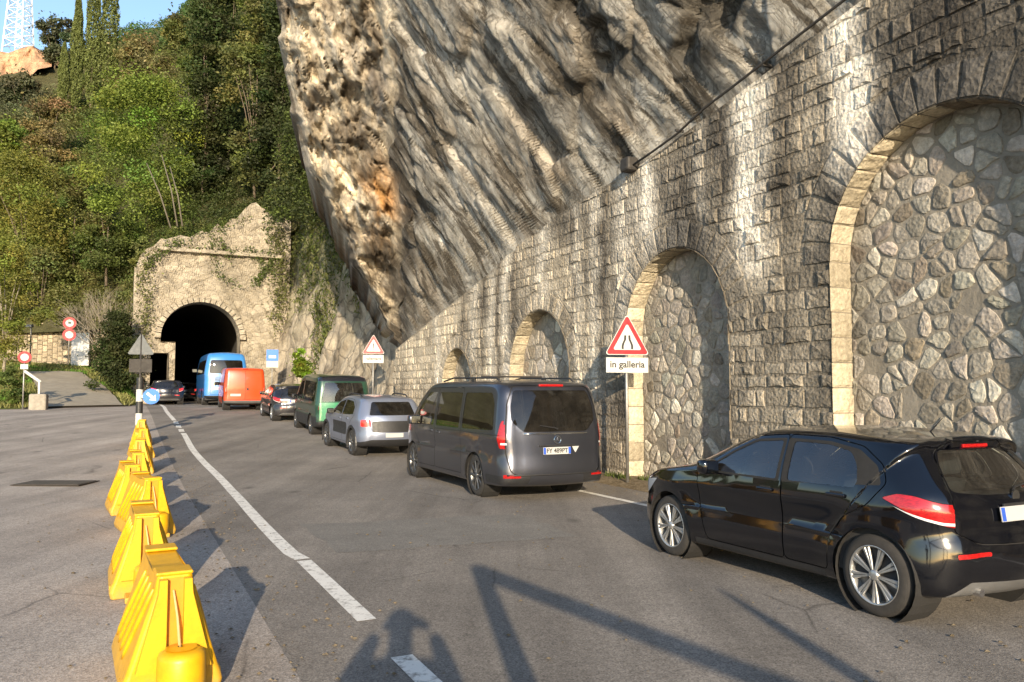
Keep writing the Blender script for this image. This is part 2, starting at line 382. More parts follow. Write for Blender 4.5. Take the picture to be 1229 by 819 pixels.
def text_mesh(s, size, mat, parent, loc, rot, name='lettering', ext=.001, align='CENTER', xs=1.0):
    cu = bpy.data.curves.new('t', 'FONT'); cu.body = s; cu.size = size; cu.extrude = ext; cu.offset = size * .022; cu.align_x = align; cu.align_y = 'CENTER'
    o = bpy.data.objects.new('t', cu); col.objects.link(o)
    dg = bpy.context.evaluated_depsgraph_get(); me = bpy.data.meshes.new_from_object(o.evaluated_get(dg))
    bpy.data.objects.remove(o); me.materials.clear(); me.materials.append(mat)
    t = link(bpy.data.objects.new(name, me), parent); t.location = loc; t.rotation_euler = rot; t.scale = (xs, 1, 1)
    return t
# ------------------------------------------------------------ ground, road, markings
def grid_sheet(name, Ls, ss, zf, mat, kind='structure', smooth=True):
    Ls = np.asarray(Ls, float); ss = np.asarray(ss, float)
    Lg, Sg = np.meshgrid(Ls, ss) if Ls.ndim == 1 else (Ls, ss)
    X = Lg * CA - Sg * SA; Y = Lg * SA + Sg * CA
    V = np.stack([X, Y, zf(Lg, Sg)], -1).reshape(-1, 3); r, c = Lg.shape
    i = (np.arange(r - 1)[:, None] * c + np.arange(c - 1)).ravel()
    o = mesh(name, V, np.stack([i, i + 1, i + c + 1, i + c], 1), mat, smooth=smooth)
    return tag(o, kind=kind) if kind else o
SG = np.concatenate([[-1500, -600, -200, -60], np.arange(-20, 60, 1.0), [70, 90, 140, 400, 1500]])
grid_sheet('ground', [-1500, -400, -100, -60, -45, -30, -20, -12, -8, -4, 0, 1, 4, 8.2, 10, 20, 60, 200, 1500], SG, lambda L, s: zg(s) - .07 - 6 * sstep(-15, -22, L) * (1 - sstep(24, 36, s)), M['verge_dirt'])
V = [(-1500, -1500, -3), (1500, -1500, -3), (1500, 1500, -3), (-1500, 1500, -3)]
a = N('unseen_lake'); a.pbsdf((.01, .03, .045), .06, normal=a.bump(a.noise(1.2, 5, .6), .35, .1)); M['unseen_lake'] = a.m
tag(mesh('unseen_water', [tuple(W(x, y, -3.0)) for x, y in ((-1500, -1500), (-17, -1500), (-17, 34), (-1500, 34))], [(0, 1, 2, 3)], M['unseen_lake']), kind='structure')  # out of view, added so the vehicle sides reflect blue instead of brown ground
def edge_s(L): return np.interp(L, [-60, -9, -3.2, .2, .9], [38, 41, 42.7, 45.5, 52.3])
SR = np.concatenate([[-60, -30], np.arange(-12, 56, .5), [70, 140]])
def crown(L, s): return zg(s) + .012 * np.sin(s * .7 + L) * np.clip(s / 10, 0, 1)
grid_sheet('road', np.linspace(1.0, 8.15, 10), SR, lambda L, s: zg(s), M['asphalt'])
k = np.linspace(0, 1, 70)[:, None]; LL = np.concatenate([[-16], np.arange(-12, 1.01, 1)])[None, :]
Sg = -60 + (edge_s(LL) + 60) * np.sort(np.concatenate([[0, .2], np.linspace(.4, 1, 68)]))[:, None]
grid_sheet('lay_by', np.broadcast_to(LL, Sg.shape), Sg, lambda L, s: zg(s) + .002, M['lay_by_asphalt'])
# drain kerb at the lay-by edge
ed = [W(L, edge_s(L) + .05, float(zg(edge_s(L))) + .02) for L in np.linspace(-4.2, .3, 12)]
tag(MB().tube(ed, .06, 6).build('drain_edge', M['iron']), kind='structure')
def bank_z(L, s):
    d = np.clip(s - edge_s(L), 0, None)
    n = fbm(np.stack([L * .5, s * .5, L * 0], -1), 3, 5) - .5
    return zg(s) + .12 * d + .25 * n * np.clip(d / 2, 0, 1) + np.where(L > -0.2, .0, 0)
LB = np.concatenate([[-90, -60, -45, -35, -28, -22], np.arange(-18, .71, .6)])[None, :]
Sb = edge_s(LB) + np.linspace(0, 24, 30)[:, None]
grid_sheet('grass_bank', np.broadcast_to(LB, Sb.shape), Sb, lambda L, s: bank_z(L, s) + .004, M['grass_soil'])
t = np.linspace(0, 1, 24)[:, None]; h = np.linspace(0, 1, 8)[None, :]
La = -3.3 + t * (-5.4 + 3.3); Lb = -.1 + t * (-2.7 + .1) + .3 * np.sin(t * 3)
Lp = La + (Lb - La) * h; Sp = edge_s(Lp) - .1 + t * 15.5
grid_sheet('path', Lp, Sp, lambda L, s: bank_z(L, s) + .10, M['path_concrete'])
# dirt verge at the foot of the wall
Lv = 8.15 + np.linspace(0, 1, 6)[None, :] * 1.6; Sv = np.concatenate([[-60, -20], np.arange(-5, 53, .3)])[:, None]
grid_sheet('verge', np.broadcast_to(Lv, (len(Sv), 6)), np.broadcast_to(Sv, (len(Sv), 6)),
           lambda L, s: zg(s) + np.clip((L - 8.15) * 2, 0, 1) * .05 + .09 * (fbm(np.stack([L * 2, s * 1.3, L * 0], -1), 3, 9) - .3) * np.clip((L - 8.1) * 2, 0, 1), M['verge_dirt'])
def stripe(name, pts, wd, label=None):
    pts = np.array(pts, float); V = []
    for i, (L, s) in enumerate(pts):
        d = pts[min(i + 1, len(pts) - 1)] - pts[max(i - 1, 0)]; d /= np.hypot(*d); n = np.array([-d[1], d[0]]) * wd / 2
        for q in (n, -n): V.append(W(L + q[0], s + q[1], float(zg(s + q[1])) + .006))
    F = [(2 * i, 2 * i + 1, 2 * i + 3, 2 * i + 2) for i in range(len(pts) - 1)]
    return tag(mesh(name, V, F, M['road_paint']), kind='structure')
stripe('road_marking', [(1.70, s) for s in np.arange(6.0, 8.36, .4)] + [(1.70, 8.36)], .15)
stripe('road_marking', [(1.70, 8.44)] + [(1.69 + .04 * math.sin(s * .5), s) for s in np.arange(8.8, 27.9, .5)], .16)
for s0 in (28.3, 29.9, 31.5): stripe('road_marking', [(1.72, s0), (1.73, s0 + .6), (1.75, s0 + 1.1)], .17)
stripe('road_marking', [(1.75 + .06 * math.sin(s * .3), s) for s in np.arange(33, 53, .8)], .16)
stripe('road_marking', [(1.68, s) for s in np.arange(2.4, 5.11, .45)], .15)
stripe('road_marking', [(7.20, s) for s in np.arange(-20, 46, .6)], .13)
# darker patched strip of asphalt across the lane, manhole slab in the lay-by
def slab(name, L0, L1, s0, s1, mat, dz):
    return grid_sheet(name, np.linspace(L0, L1, 8), np.linspace(s0, s1, 8), lambda L, s: zg(s) + dz, mat)
a = N('patch_asphalt'); v = a.coord((1, 1, 0)); c = a.mix(1.0, (.18, .168, .148), a.ramp(a.vor(95, vec=v).outputs['Color'], [(0, .6), (1, 1.4)]), 'MULTIPLY')
c = a.mix(1.0, c, a.ramp(a.noise(1.5, 6, .7, v), [(.3, .85), (.7, 1.15)]), 'MULTIPLY')
a.pbsdf(c, .85, normal=a.bump(a.noise(60, 4, .7, v), .5, .005), spec=.3); M['patch_asphalt'] = a.m
def ragged(name, pts, mat, dz):
    P = []
    for i in range(len(pts)):
        p, q = np.array(pts[i]), np.array(pts[(i + 1) % len(pts)])
        for t in np.arange(0, 1, .125): P.append(p + (q - p) * t + rng.normal(0, .035, 2))
    return tag(mesh(name, [W(x, y, float(zg(y)) + dz) for x, y in P], [tuple(range(len(P)))], mat), kind='structure')
ragged('asphalt_patch', [(2.1, 8.6), (5.0, 8.3), (5.1, 10.2), (2.1, 10.6)], M['patch_asphalt'], .003)
slot = thing('drain_grate', 'dark rectangular iron drain grate set in the lay-by asphalt', 'grate', W(-1.1, 16.9, float(zg(16.9)) + .012), R(0))
MB().box(-.62, .62, -.36, .36, 0, .012).build('frame', M['iron'], slot)
for q in range(9): MB().box(-.58, .58, -.33 + q * .074, -.29 + q * .074, .012, .022).build('bar', M['steel_dark'], slot)
# loose leaves, pebbles and twigs on the asphalt
V = []; F = []
for _ in range(2600):
    L, s = (rng.uniform(.6, 1.55) if rng.random() < .45 else rng.uniform(-4, 8)), 3 + 25 * rng.random() ** 1.6
    if rng.random() < .5: L, s = rng.normal(8.05, .3), rng.uniform(3, 30)
    p = W(L, s, float(zg(s)) + .012); r = rng.uniform(.006, .022); b = len(V)
    for q in range(4):
        t = q * 1.57 + rng.uniform(0, .8); V.append((p.x + r * math.cos(t), p.y + r * math.sin(t), p.z + rng.uniform(-.003, .003)))
    V.append((p.x, p.y, p.z + r * .5)); F += [(b, b + 1, b + 4), (b + 1, b + 2, b + 4), (b + 2, b + 3, b + 4), (b + 3, b, b + 4)]
tag(mesh('road_litter', V, F, M['verge_dirt']), 'small pebbles and dry leaf bits scattered over the asphalt', 'gravel', kind='stuff')

# ------------------------------------------------------------ the arched retaining wall
WL = 9.0; REC = .38
ARCH = [(6.35, 1.72, 3.58, .55), (11.7, 1.5, 2.87, .5), (17.0, 1.55, 2.17, .45), (22.25, 1.2, 1.85, .4)]   # centre s, radius, springing z, voussoir length
TOP = ([-40, 3, 7.35, 10.22, 12.64, 17.25, 20.0, 23.57, 27.8, 29], [8.3, 8.05, 7.15, 6.6, 6.2, 5.75, 5.0, 4.26, 3.41, 3.2])
def ztop(s): return np.interp(s, *TOP)
wall = thing('retaining_wall', 'long grey stone retaining wall with four blind arches under the rock overhang', 'wall', (0, 0, 0), ROAD)
def arch_low(s):
    for c, r, zc, _ in ARCH:
        if abs(s - c) < r: return zc + math.sqrt(r * r - (s - c) ** 2)
    return None
WHITE = [(7.62, 4.9, 9, .26, 1.6), (7.95, 4.4, 5.6, .12, .7), (9.75, 3.6, 7, .34, 1.15), (9.3, 4.6, 7, .12, .45), (10.9, 4.6, 7, .15, .4), (12.55, 4.4, 6.4, .3, .95), (13.3, 2.5, 6.2, .3, .55), (14.4, 1.5, 6, .25, .5),
         (15.2, 1.0, 6, .25, .45), (16.8, 3.9, 6, .3, .6), (18.8, 1, 6, .3, .55), (19.8, 1, 5, .3, .5), (21.0, 2, 5, .3, .5), (24.0, .8, 5, .3, .5), (5.0, 6.0, 9, .2, .35), (3.6, 5.6, 9, .2, .3)]
BLACK = [(14.0, 2.0, 6, .13), (15.35, 1.5, 6, .12), (18.3, 2.5, 6, .18), (19.3, 1, 5, .12), (8.8, 4.2, 7, .3), (10.3, 4.6, 7, .15), (6.2, 5.8, 9, .8), (4.2, 5.2, 9, .6), (21.8, 3.2, 5, .15), (20.4, 1, 5, .12)]
def wallcol(s, z):
    s = np.asarray(s, float); z = np.asarray(z, float)
    p = np.stack([s * .7, z * .7, s * 0], -1)
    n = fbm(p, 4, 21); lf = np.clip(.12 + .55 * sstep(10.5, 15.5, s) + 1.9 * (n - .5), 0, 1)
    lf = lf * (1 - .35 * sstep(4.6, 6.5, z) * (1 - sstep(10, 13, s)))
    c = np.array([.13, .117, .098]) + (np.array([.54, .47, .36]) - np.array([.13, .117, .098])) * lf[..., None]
    wob = (fbm(np.stack([z * 1.5, s * .8, s * 0], -1), 3, 33) - .5) * .5
    for s0, z0, z1, wd, am in WHITE:
        m = np.exp(-(((s + wob - s0) / wd) ** 2)) * sstep(z0 - .3, z0 + .5, z) * am
        m = m * sstep(.3, .5, fbm(np.stack([s * 3, z * 2, s * 0 + s0], -1), 3, 44) + .12)
        c = c + (np.array([.78, .72, .61]) - c) * np.clip(m, 0, 1)[..., None]
    for s0, z0, z1, wd in BLACK:
        m = np.exp(-(((s + wob - s0) / wd) ** 2)) * sstep(z0 - .8, z0 + .8, z) * .6
        c = c + (np.array([.06, .052, .045]) - c) * m[..., None]
    return c
def clip(P, a, b, c):               # keep a*x+b*y<=c
    out = []
    for i in range(len(P)):
        p, q = P[i], P[(i + 1) % len(P)]; dp = a * p[0] + b * p[1] - c; dq = a * q[0] + b * q[1] - c
        if dp <= 0: out.append(p)
        if (dp < 0 < dq) or (dq < 0 < dp):
            t = dp / (dp - dq); out.append((p[0] + (q[0] - p[0]) * t, p[1] + (q[1] - p[1]) * t))
    return out
def area(P): return .5 * abs(sum(P[i][0] * P[(i + 1) % len(P)][1] - P[(i + 1) % len(P)][0] * P[i][1] for i in range(len(P))))
def stone(P, L0, out, gap=.012, seg=.14, rough=.35):
    """a dressed stone: polygon P in (s,z) on the plane L0, standing out towards the road"""
    n = len(P); cx = sum(p[0] for p in P) / n; cz = sum(p[1] for p in P) / n
    sz = math.sqrt(area(P)); ring = []
    for i in range(n):
        p, q = P[i], P[(i + 1) % n]; d = math.hypot(q[0] - p[0], q[1] - p[1]); m = max(1, min(3, int(d / seg + .5)))
        for k in range(m): ring.append((p[0] + (q[0] - p[0]) * k / m, p[1] + (q[1] - p[1]) * k / m))
    m = len(ring); V = []
    def sh(p, d, j=0.0):
        dx, dz = cx - p[0], cz - p[1]; l = math.hypot(dx, dz) + 1e-6; f = min(d / l, .8)
        return (p[0] + dx * f + random.gauss(0, j), p[1] + dz * f + random.gauss(0, j))
    tilt = (random.gauss(0, .02), random.gauss(0, .02))
    for p in ring: q = sh(p, gap, .004); V.append((L0 + .03, q[0], q[1]))
    for p in ring: q = sh(p, gap + .016, .005); V.append((L0 - out * random.uniform(.55, .8), q[0], q[1]))
    for p in ring:
        q = sh(p, sz * .27, .01); V.append((L0 - out * (1 + random.uniform(-rough, rough)) + tilt[0] * (q[0] - cx) + tilt[1] * (q[1] - cz), q[0], q[1]))
    V.append((L0 - out * (1 + random.uniform(-rough, rough)), cx, cz))
    F = []
    for r in (0, 1):
        for k in range(m): F.append((r * m + k, r * m + (k + 1) % m, (r + 1) * m + (k + 1) % m, (r + 1) * m + k))
    for k in range(m): F.append((2 * m + k, 2 * m + (k + 1) % m, 3 * m))
    return V, F
def place_stones(S, parent, name, mat, colf, limit, restname, smooth=False, tone=(.74, 1.22)):
    """S: list of (visible size, V, F). the largest are parts, the rest one joined part"""
    S.sort(key=lambda t: -t[0])
    A = np.array([v for t in S for v in t[1]]); ln = [len(t[1]) for t in S]; ids = np.repeat(np.arange(len(S)), ln)
    f = rng.uniform(*tone, len(S)); C = colf(A, ids, f[ids][:, None]); off = np.concatenate([[0], np.cumsum(ln)])
    for k in range(min(limit, len(S))):
        mesh(name, A[off[k]:off[k + 1]], S[k][2], mat, parent, smooth, colors=C[off[k]:off[k + 1]])
    if len(S) > limit:
        b = off[limit]; FF = []
        for k in range(limit, len(S)): o = int(off[k] - b); FF += [tuple(i + o for i in q) for q in S[k][2]]
        tag(mesh(restname, A[b:], FF, mat, parent, smooth, colors=C[b:]), kind='stuff')
def vis(P, L0):
    cx = sum(p[0] for p in P) / len(P); cz = sum(p[1] for p in P) / len(P)
    w = W(L0, cx, cz); d = w.y
    if d < .5: return 0
    px = 614 + 950 * w.x / d; py = 470 - 950 * (cz - EYE) / d
    return math.sqrt(area(P)) / d * (1 if -20 < px < 1260 and py > -30 else .05)
blocks = []; z = -.08; row = 0
while z < 8.3:
    hgt = random.choice([.20, .235, .26, .30]); z1 = z + hgt; s = -.5 - random.random() * .3
    while s < 28.3:
        wd = random.choice([.2, .25, .3, .34, .4, .46]) * random.uniform(.85, 1.15) * (1.05 if s < 10 else 1.0); s1 = s + wd; P = [(s, z + random.gauss(0, .008)), (s1 - abs(random.gauss(0, .01)), z + random.gauss(0, .008)), (s1 - abs(random.gauss(0, .01)), z1 - abs(random.gauss(0, .014))), (s + abs(random.gauss(0, .008)), z1 - abs(random.gauss(0, .014)))]
        s = s1
        if random.random() < .16 and hgt > .26: pass
        ok = True
        for c, r, zc, vl in ARCH:
            if s1 < c - r - vl or P[0][0] > c + r + vl: continue
            if z1 <= zc + .12:
                if (P[0][0] + s1) / 2 < c: P = clip(P, 1, 0, c - r)
                else: P = clip(P, -1, 0, -(c + r))
            else:
                Rr = r + vl + .01; far = max(P, key=lambda p: math.hypot(p[0] - c, p[1] - zc)); mx = sum(p[0] for p in P) / 4 - c; mz = sum(p[1] for p in P) / 4 - zc
                if min(math.hypot(p[0] - c, p[1] - zc) for p in P) < Rr:
                    ax, az = far[0] - c + mx, far[1] - zc + mz
                    if az < 0: az = 0
                    l = math.hypot(ax, az); ax /= l; az /= l
                    P = clip(P, -ax, -az, -(Rr + ax * c + az * zc))
            if len(P) < 3 or area(P) < .006: ok = False; break
        if not ok: continue
        # wall top
        m = (P[0][0] + P[1][0]) / 2; k = float(ztop(m + .3) - ztop(m - .3)) / .6
        P = clip(P, -k, 1, float(ztop(m)) - .05 - k * m)
        if len(P) < 3 or area(P) < .006: continue
        V, F = stone(P, WL, random.choice([.008, .014, .02, .028, .038]) * random.uniform(.7, 1.2) * (1 if P[0][0] < 12 else .75)); blocks.append((vis(P, WL), V, F))
    z = z1
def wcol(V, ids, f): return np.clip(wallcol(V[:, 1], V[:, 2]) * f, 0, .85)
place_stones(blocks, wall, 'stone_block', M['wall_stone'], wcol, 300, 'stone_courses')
# mortar backing with the four openings
V = []; F = []
for s0, s1 in zip(*(lambda a: (a[:-1], a[1:]))(np.unique(np.round(np.concatenate([[-40, -10, -3], np.arange(0, 28.4, .07)] + [[c - r, c + r] for c, r, _, _ in ARCH]), 4)))):
    m = (s0 + s1) / 2; b = len(V)
    if arch_low(m) is None: l0 = l1 = -.4
    else:
        c, r, zc, _ = [a for a in ARCH if abs(m - a[0]) < a[1]][0]
        l0, l1 = (zc - .02 + math.sqrt(max(0, r * r - (q - c) ** 2)) for q in (s0, s1))
    t0, t1 = float(ztop(s0)), float(ztop(s1)); nn = max(1, int((t0 - l0) / .16))
    for k in range(nn + 1): V += [(WL - .001, s0, l0 + (t0 - l0) * k / nn), (WL - .001, s1, l1 + (t1 - l1) * k / nn)]
    F += [(b + 2 * k, b + 2 * k + 1, b + 2 * k + 3, b + 2 * k + 2) for k in range(nn)]; b = len(V)
    V += [(WL - .0, s0, float(ztop(s0))), (WL, s1, float(ztop(s1))), (WL + .8, s1, float(ztop(s1)) + .02), (WL + .8, s0, float(ztop(s0)) + .02)]; F.append((b, b + 1, b + 2, b + 3))
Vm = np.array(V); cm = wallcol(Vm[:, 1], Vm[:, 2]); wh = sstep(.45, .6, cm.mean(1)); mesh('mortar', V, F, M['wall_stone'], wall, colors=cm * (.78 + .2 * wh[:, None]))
# arches: voussoirs, reveal stones and rubble infill
def frustum(c4, out, L0):           # c4: four corners on the face
    return stone(c4, L0, out, gap=.008)
infill_all = []
for ai, (c, r, zc, vl) in enumerate(ARCH):
    nv = int(math.pi * r / .27); S = []
    for k in range(nv):
        a0, a1 = math.pi * k / nv, math.pi * (k + 1) / nv; v2 = vl * random.uniform(.88, 1.08)
        am = (a0 + a1) / 2
        P = [(c + r * math.cos(a0), zc + r * math.sin(a0)), (c + (r + v2) * math.cos(a0 + .008), zc + (r + v2) * math.sin(a0 + .008)),
             (c + (r + v2) * math.cos(a1 - .008), zc + (r + v2) * math.sin(a1 - .008)), (c + r * math.cos(a1), zc + r * math.sin(a1))]
        V, F = stone(P, WL, random.uniform(.022, .036), gap=.012); S.append((vis(P, WL), V, F))
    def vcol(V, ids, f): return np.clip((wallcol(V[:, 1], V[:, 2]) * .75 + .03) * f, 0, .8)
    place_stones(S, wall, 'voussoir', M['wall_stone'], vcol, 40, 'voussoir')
    # reveal: soffit and both jambs, one dressed stone at a time
    prof = [(c + r, -.3)] + [(c + r, zc * q / max(1, int(zc / .33))) for q in range(1, int(zc / .33) + 1)] + [(c + r * math.cos(math.pi * q / nv), zc + r * math.sin(math.pi * q / nv)) for q in range(1, nv + 1)]
    prof += [(c - r, p[1]) for p in reversed(prof[:int(zc / .33)])]
    VB = []; FB = []
    for i in range(len(prof) - 1):
        p, q = prof[i], prof[i + 1]; dx, dz = q[0] - p[0], q[1] - p[1]; l = math.hypot(dx, dz) + 1e-9
        nx, nz = (c - (p[0] + q[0]) / 2), (zc * .7 - (p[1] + q[1]) / 2)
        nn = (-dz / l, dx / l)
        if nn[0] * nx + nn[1] * nz < 0: nn = (-nn[0], -nn[1])
        V = []; F = []; G = .008
        ls = [WL - random.uniform(.02, .045), WL + .02, WL + .26, WL + REC + .03]; ts = [G / l, .12, .5, .88, 1 - G / l]
        for a_, Lx in enumerate(ls):
            for b_, t_ in enumerate(ts):
                edge = a_ in (0, 3) or b_ in (0, 4); o_ = .002 if edge else .016 + random.uniform(-.012, .012)
                V.append((Lx, p[0] + dx * t_ + nn[0] * o_, p[1] + dz * t_ + nn[1] * o_))
        for a_ in range(3):
            for b_ in range(4): F.append((a_ * 5 + b_, a_ * 5 + b_ + 1, a_ * 5 + b_ + 6, a_ * 5 + b_ + 5))
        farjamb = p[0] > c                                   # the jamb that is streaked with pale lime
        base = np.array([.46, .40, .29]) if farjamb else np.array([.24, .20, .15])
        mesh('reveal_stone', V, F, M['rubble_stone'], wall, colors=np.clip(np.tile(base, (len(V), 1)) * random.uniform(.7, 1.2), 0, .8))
        b = len(VB); VB += [(WL - .02, *p), (WL - .02, *q), (WL + REC + .03, *q), (WL + REC + .03, *p)]; FB.append((b, b + 1, b + 2, b + 3))
    mesh('reveal_mortar', VB, FB, M['mortar'], wall)
    # back panel
    n = 40; V = [(WL + REC - .004, c, zc)]
    V += [(WL + REC - .004, c + r * math.cos(math.pi * q / n), zc + r * math.sin(math.pi * q / n)) for q in range(n + 1)] + [(WL + REC - .004, c - r, -.4), (WL + REC - .004, c + r, -.4)]
    F = [(0, q, q + 1) for q in range(1, n + 3)] + [(0, n + 3, 1)]
    mesh('infill_mortar', V, F, M['rubble_mortar'], wall)
    # rubble cells
    g = .265 if ai < 2 else .34; pts = []
    nx_ = int(2 * r / g) + 2; nz_ = int((zc + r + .3) / g) + 2
    for ix in range(-1, nx_):
        for iz in range(-1, nz_): pts.append((c - r + (ix + .5 + random.uniform(-.5, .5) + .5 * (iz % 2)) * g, -.2 + (iz + .5 + random.uniform(-.42, .42)) * g))
    for i, p in enumerate(pts):
        P = [(p[0] - g, p[1] - g), (p[0] + g, p[1] - g), (p[0] + g, p[1] + g), (p[0] - g, p[1] + g)]
        for j, q in enumerate(pts):
            if i == j: continue
            dx, dz = q[0] - p[0], q[1] - p[1]; d = math.hypot(dx, dz)
            if d < 2.6 * g: P = clip(P, dx, dz, dx * (p[0] + q[0]) / 2 + dz * (p[1] + q[1]) / 2)
            if len(P) < 3: break
        if len(P) < 3: continue
        P = clip(P, 1, 0, c + r - .01); P = clip(P, -1, 0, -(c - r + .01)) if len(P) > 2 else P; P = clip(P, 0, -1, .1) if len(P) > 2 else P
        if len(P) < 3: continue
        mx, mz = sum(t_[0] for t_ in P) / len(P), sum(t_[1] for t_ in P) / len(P)
        if mz > zc:
            for da in (-.35, 0, .35):
                an = math.atan2(mz - zc, mx - c) + da
                if len(P) > 2: P = clip(P, math.cos(an), math.sin(an), r - .01 + math.cos(an) * c + math.sin(an) * zc)
        if len(P) < 3 or area(P) < .01 or random.random() < .03: continue
        Pc = []
        for a_ in range(len(P)):
            p_, q_ = P[a_], P[(a_ + 1) % len(P)]
            Pc += [(p_[0] + (q_[0] - p_[0]) * t_, p_[1] + (q_[1] - p_[1]) * t_) for t_ in (random.uniform(.14, .28), random.uniform(.72, .86))]
        P = Pc
        V, F = stone(P, WL + REC, random.uniform(.014, .034), gap=.014, seg=.2, rough=.2)
        infill_all.append((vis(P, WL + REC) * (1 if mz > .1 else .3), V, F))
def rcol(V, ids, f):
    k = ids.max() + 1; t = rng.random(k)[:, None]; cy = np.array([V[ids == 0, 1].mean()])
    b = np.where(t < .70, [[.315, .285, .235]], np.where(t < .90, [[.44, .405, .34]], [[.235, .20, .155]])) * (1 + rng.normal(0, .015, (k, 3)))
    n = fbm(np.stack([V[:, 1] * 2, V[:, 2] * 1.2, V[:, 0] * 0], -1), 3, 55)[:, None]
    return np.clip(b[ids] * f * (.7 + .6 * n), 0, .7)
place_stones(infill_all, wall, 'infill_stone', M['rubble_stone'], rcol, 300, 'infill_rubble')
# sloping pipe along the top of the wall, with its dark bracket head
pz = thing('drain_pipe', 'thin dark pipe running down along the top edge of the stone wall', 'pipe', (0, 0, 0), ROAD)
PP = [(WL - .12, s, float(ztop(s)) + (.10 if s < 11 else .0)) for s in np.linspace(3, 12.9, 14)]
MB().tube(PP, .022, 8).build('tube', M['steel_dark'], pz, True)
for s in (4.5, 7.0, 9.2, 11.4): MB().box(WL - .13, WL + .05, s - .02, s + .02, float(ztop(s)) + .06, float(ztop(s)) + .10).build('bracket', M['steel_dark'], pz)
MB().box(WL - .25, WL + .02, 12.75, 13.05, float(ztop(12.9)) - .08, float(ztop(12.9)) + .2, .05).build('end_box', M['steel_dark'], pz)

# ------------------------------------------------------------ tunnel portal
por = thing('tunnel_portal', 'pale sunlit stone tunnel entrance with a round arch and small side opening', 'tunnel', (0, 0, 0), ROAD)
PS = 52.2; PC, PR, PZ = 4.1, 2.27, 4.95
PT = ([.4, .6, .9, 1.3, 1.7, 2.0, 2.8, 3.3, 4.0, 4.4, 4.9, 5.2, 5.7, 6.0, 6.5, 6.9, 7.2, 7.5, 7.9, 8.3, 8.8, 9.4], [9.3, 9.9, 10.3, 10.5, 11.0, 11.0, 11.3, 11.2, 11.7, 11.6, 12.2, 12.0, 12.6, 12.6, 13.3, 13.7, 13.8, 13.5, 13.4, 12.9, 13.1, 12.8])
def openings(L):
    o = []
    if 1.3 < L < 2.28: o.append((.8, 4.05))
    if abs(L - PC) < PR:
        hi = PZ + math.sqrt(PR * PR - (L - PC) ** 2); lo = .8 if L > 2.66 else 4.75
        o.append((lo, hi))
    return sorted(o)
Lc = np.unique(np.round(np.concatenate([np.arange(.4, 9.41, .1), [1.3, 2.28, 2.66, PC - PR, PC + PR]]), 4))
V = []; F = []
def dp(L, z): 
    e = math.sin(L * 5.1 + 2 * math.sin(z * 2.3)) * math.sin(z * 4.3 + L * 2.1) * .3 + .2 * math.sin(L * 11 + z * 7)
    return PS - .28 * e - (.10 if z > 10.3 else 0)
for L0, L1 in zip(Lc[:-1], Lc[1:]):
    m = (L0 + L1) / 2; op = openings(m); o0, o1 = openings(L0 + 1e-3), openings(L1 - 1e-3)
    zs = [(.8, .8)]
    for a_, b_ in zip(o0, o1): zs += [(a_[0], b_[0]), (a_[1], b_[1])]
    zs.append((float(np.interp(L0, *PT)), float(np.interp(L1, *PT))))
    for q in range(0, len(zs) - 1, 2):
        (a0, a1), (b0, b1) = zs[q], zs[q + 1]; nn = max(1, int((b0 - a0) / .22))
        if b0 - a0 < .02 and b1 - a1 < .02: continue
        for k in range(nn):
            z00, z10 = a0 + (b0 - a0) * k / nn, a1 + (b1 - a1) * k / nn; z01, z11 = a0 + (b0 - a0) * (k + 1) / nn, a1 + (b1 - a1) * (k + 1) / nn
            b = len(V); V += [(L0, dp(L0, z00), z00), (L1, dp(L1, z10), z10), (L1, dp(L1, z11), z11), (L0, dp(L0, z01), z01)]; F.append((b, b + 1, b + 2, b + 3))
mesh('stone_face', V, F, M['portal_stone'], por)
arcp = [(PC + PR * math.cos(a_), PZ + PR * math.sin(a_)) for a_ in np.linspace(0, math.pi, 33)]
outl = [(PC + PR, .8)] + arcp + [(PC - PR, 4.75), (2.66, 4.75), (2.66, .8)]
V = []; F = []
for (x, z_) in outl: V += [(x, PS - .2, z_), (x, PS + 1.2, z_)]
F = [(2 * i, 2 * i + 1, 2 * i + 3, 2 * i + 2) for i in range(len(outl) - 1)]
o2 = [(2.28, .8), (2.28, 4.05), (1.3, 4.05), (1.3, .8)]; b = len(V)
for (x, z_) in o2: V += [(x, PS - .2, z_), (x, PS + 1.2, z_)]
F += [(b + 2 * i, b + 2 * i + 1, b + 2 * i + 3, b + 2 * i + 2) for i in range(3)]
mesh('reveal', V, F, M['portal_stone'], por)
ar = MB()
for k in range(23):
    a0, a1 = math.pi * k / 23 + .01, math.pi * (k + 1) / 23 - .01; o_ = .34 * random.uniform(.9, 1.15)
    q = [(PC + rr * math.cos(aa), PZ + rr * math.sin(aa)) for rr, aa in ((PR + .01, a0), (PR + o_, a0), (PR + o_, a1), (PR + .01, a1))]
    ar.prism(q, PS - .27 - random.uniform(0, .04), PS + .3, 'y')
ar.build('arch_ring', M['portal_stone'], por)
MB().box(1.5, 8.9, PS - .42, PS + .2, 10.25, 10.48, .05).build('ledge', M['portal_stone'], por)
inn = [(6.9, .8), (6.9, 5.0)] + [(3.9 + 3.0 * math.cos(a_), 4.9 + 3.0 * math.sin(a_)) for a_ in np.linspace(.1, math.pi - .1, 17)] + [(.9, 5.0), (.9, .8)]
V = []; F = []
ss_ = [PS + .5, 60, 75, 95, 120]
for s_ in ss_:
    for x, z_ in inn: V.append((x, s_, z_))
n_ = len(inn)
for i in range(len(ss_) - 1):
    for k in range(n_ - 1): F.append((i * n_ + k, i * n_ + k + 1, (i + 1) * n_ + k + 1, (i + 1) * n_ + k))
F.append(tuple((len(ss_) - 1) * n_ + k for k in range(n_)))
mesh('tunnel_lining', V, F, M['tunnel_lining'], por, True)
# side faces of the portal block
MB().box(.3, .42, PS + .12, PS + 6, .8, 9.2).build('side_wall', M['portal_stone'], por)
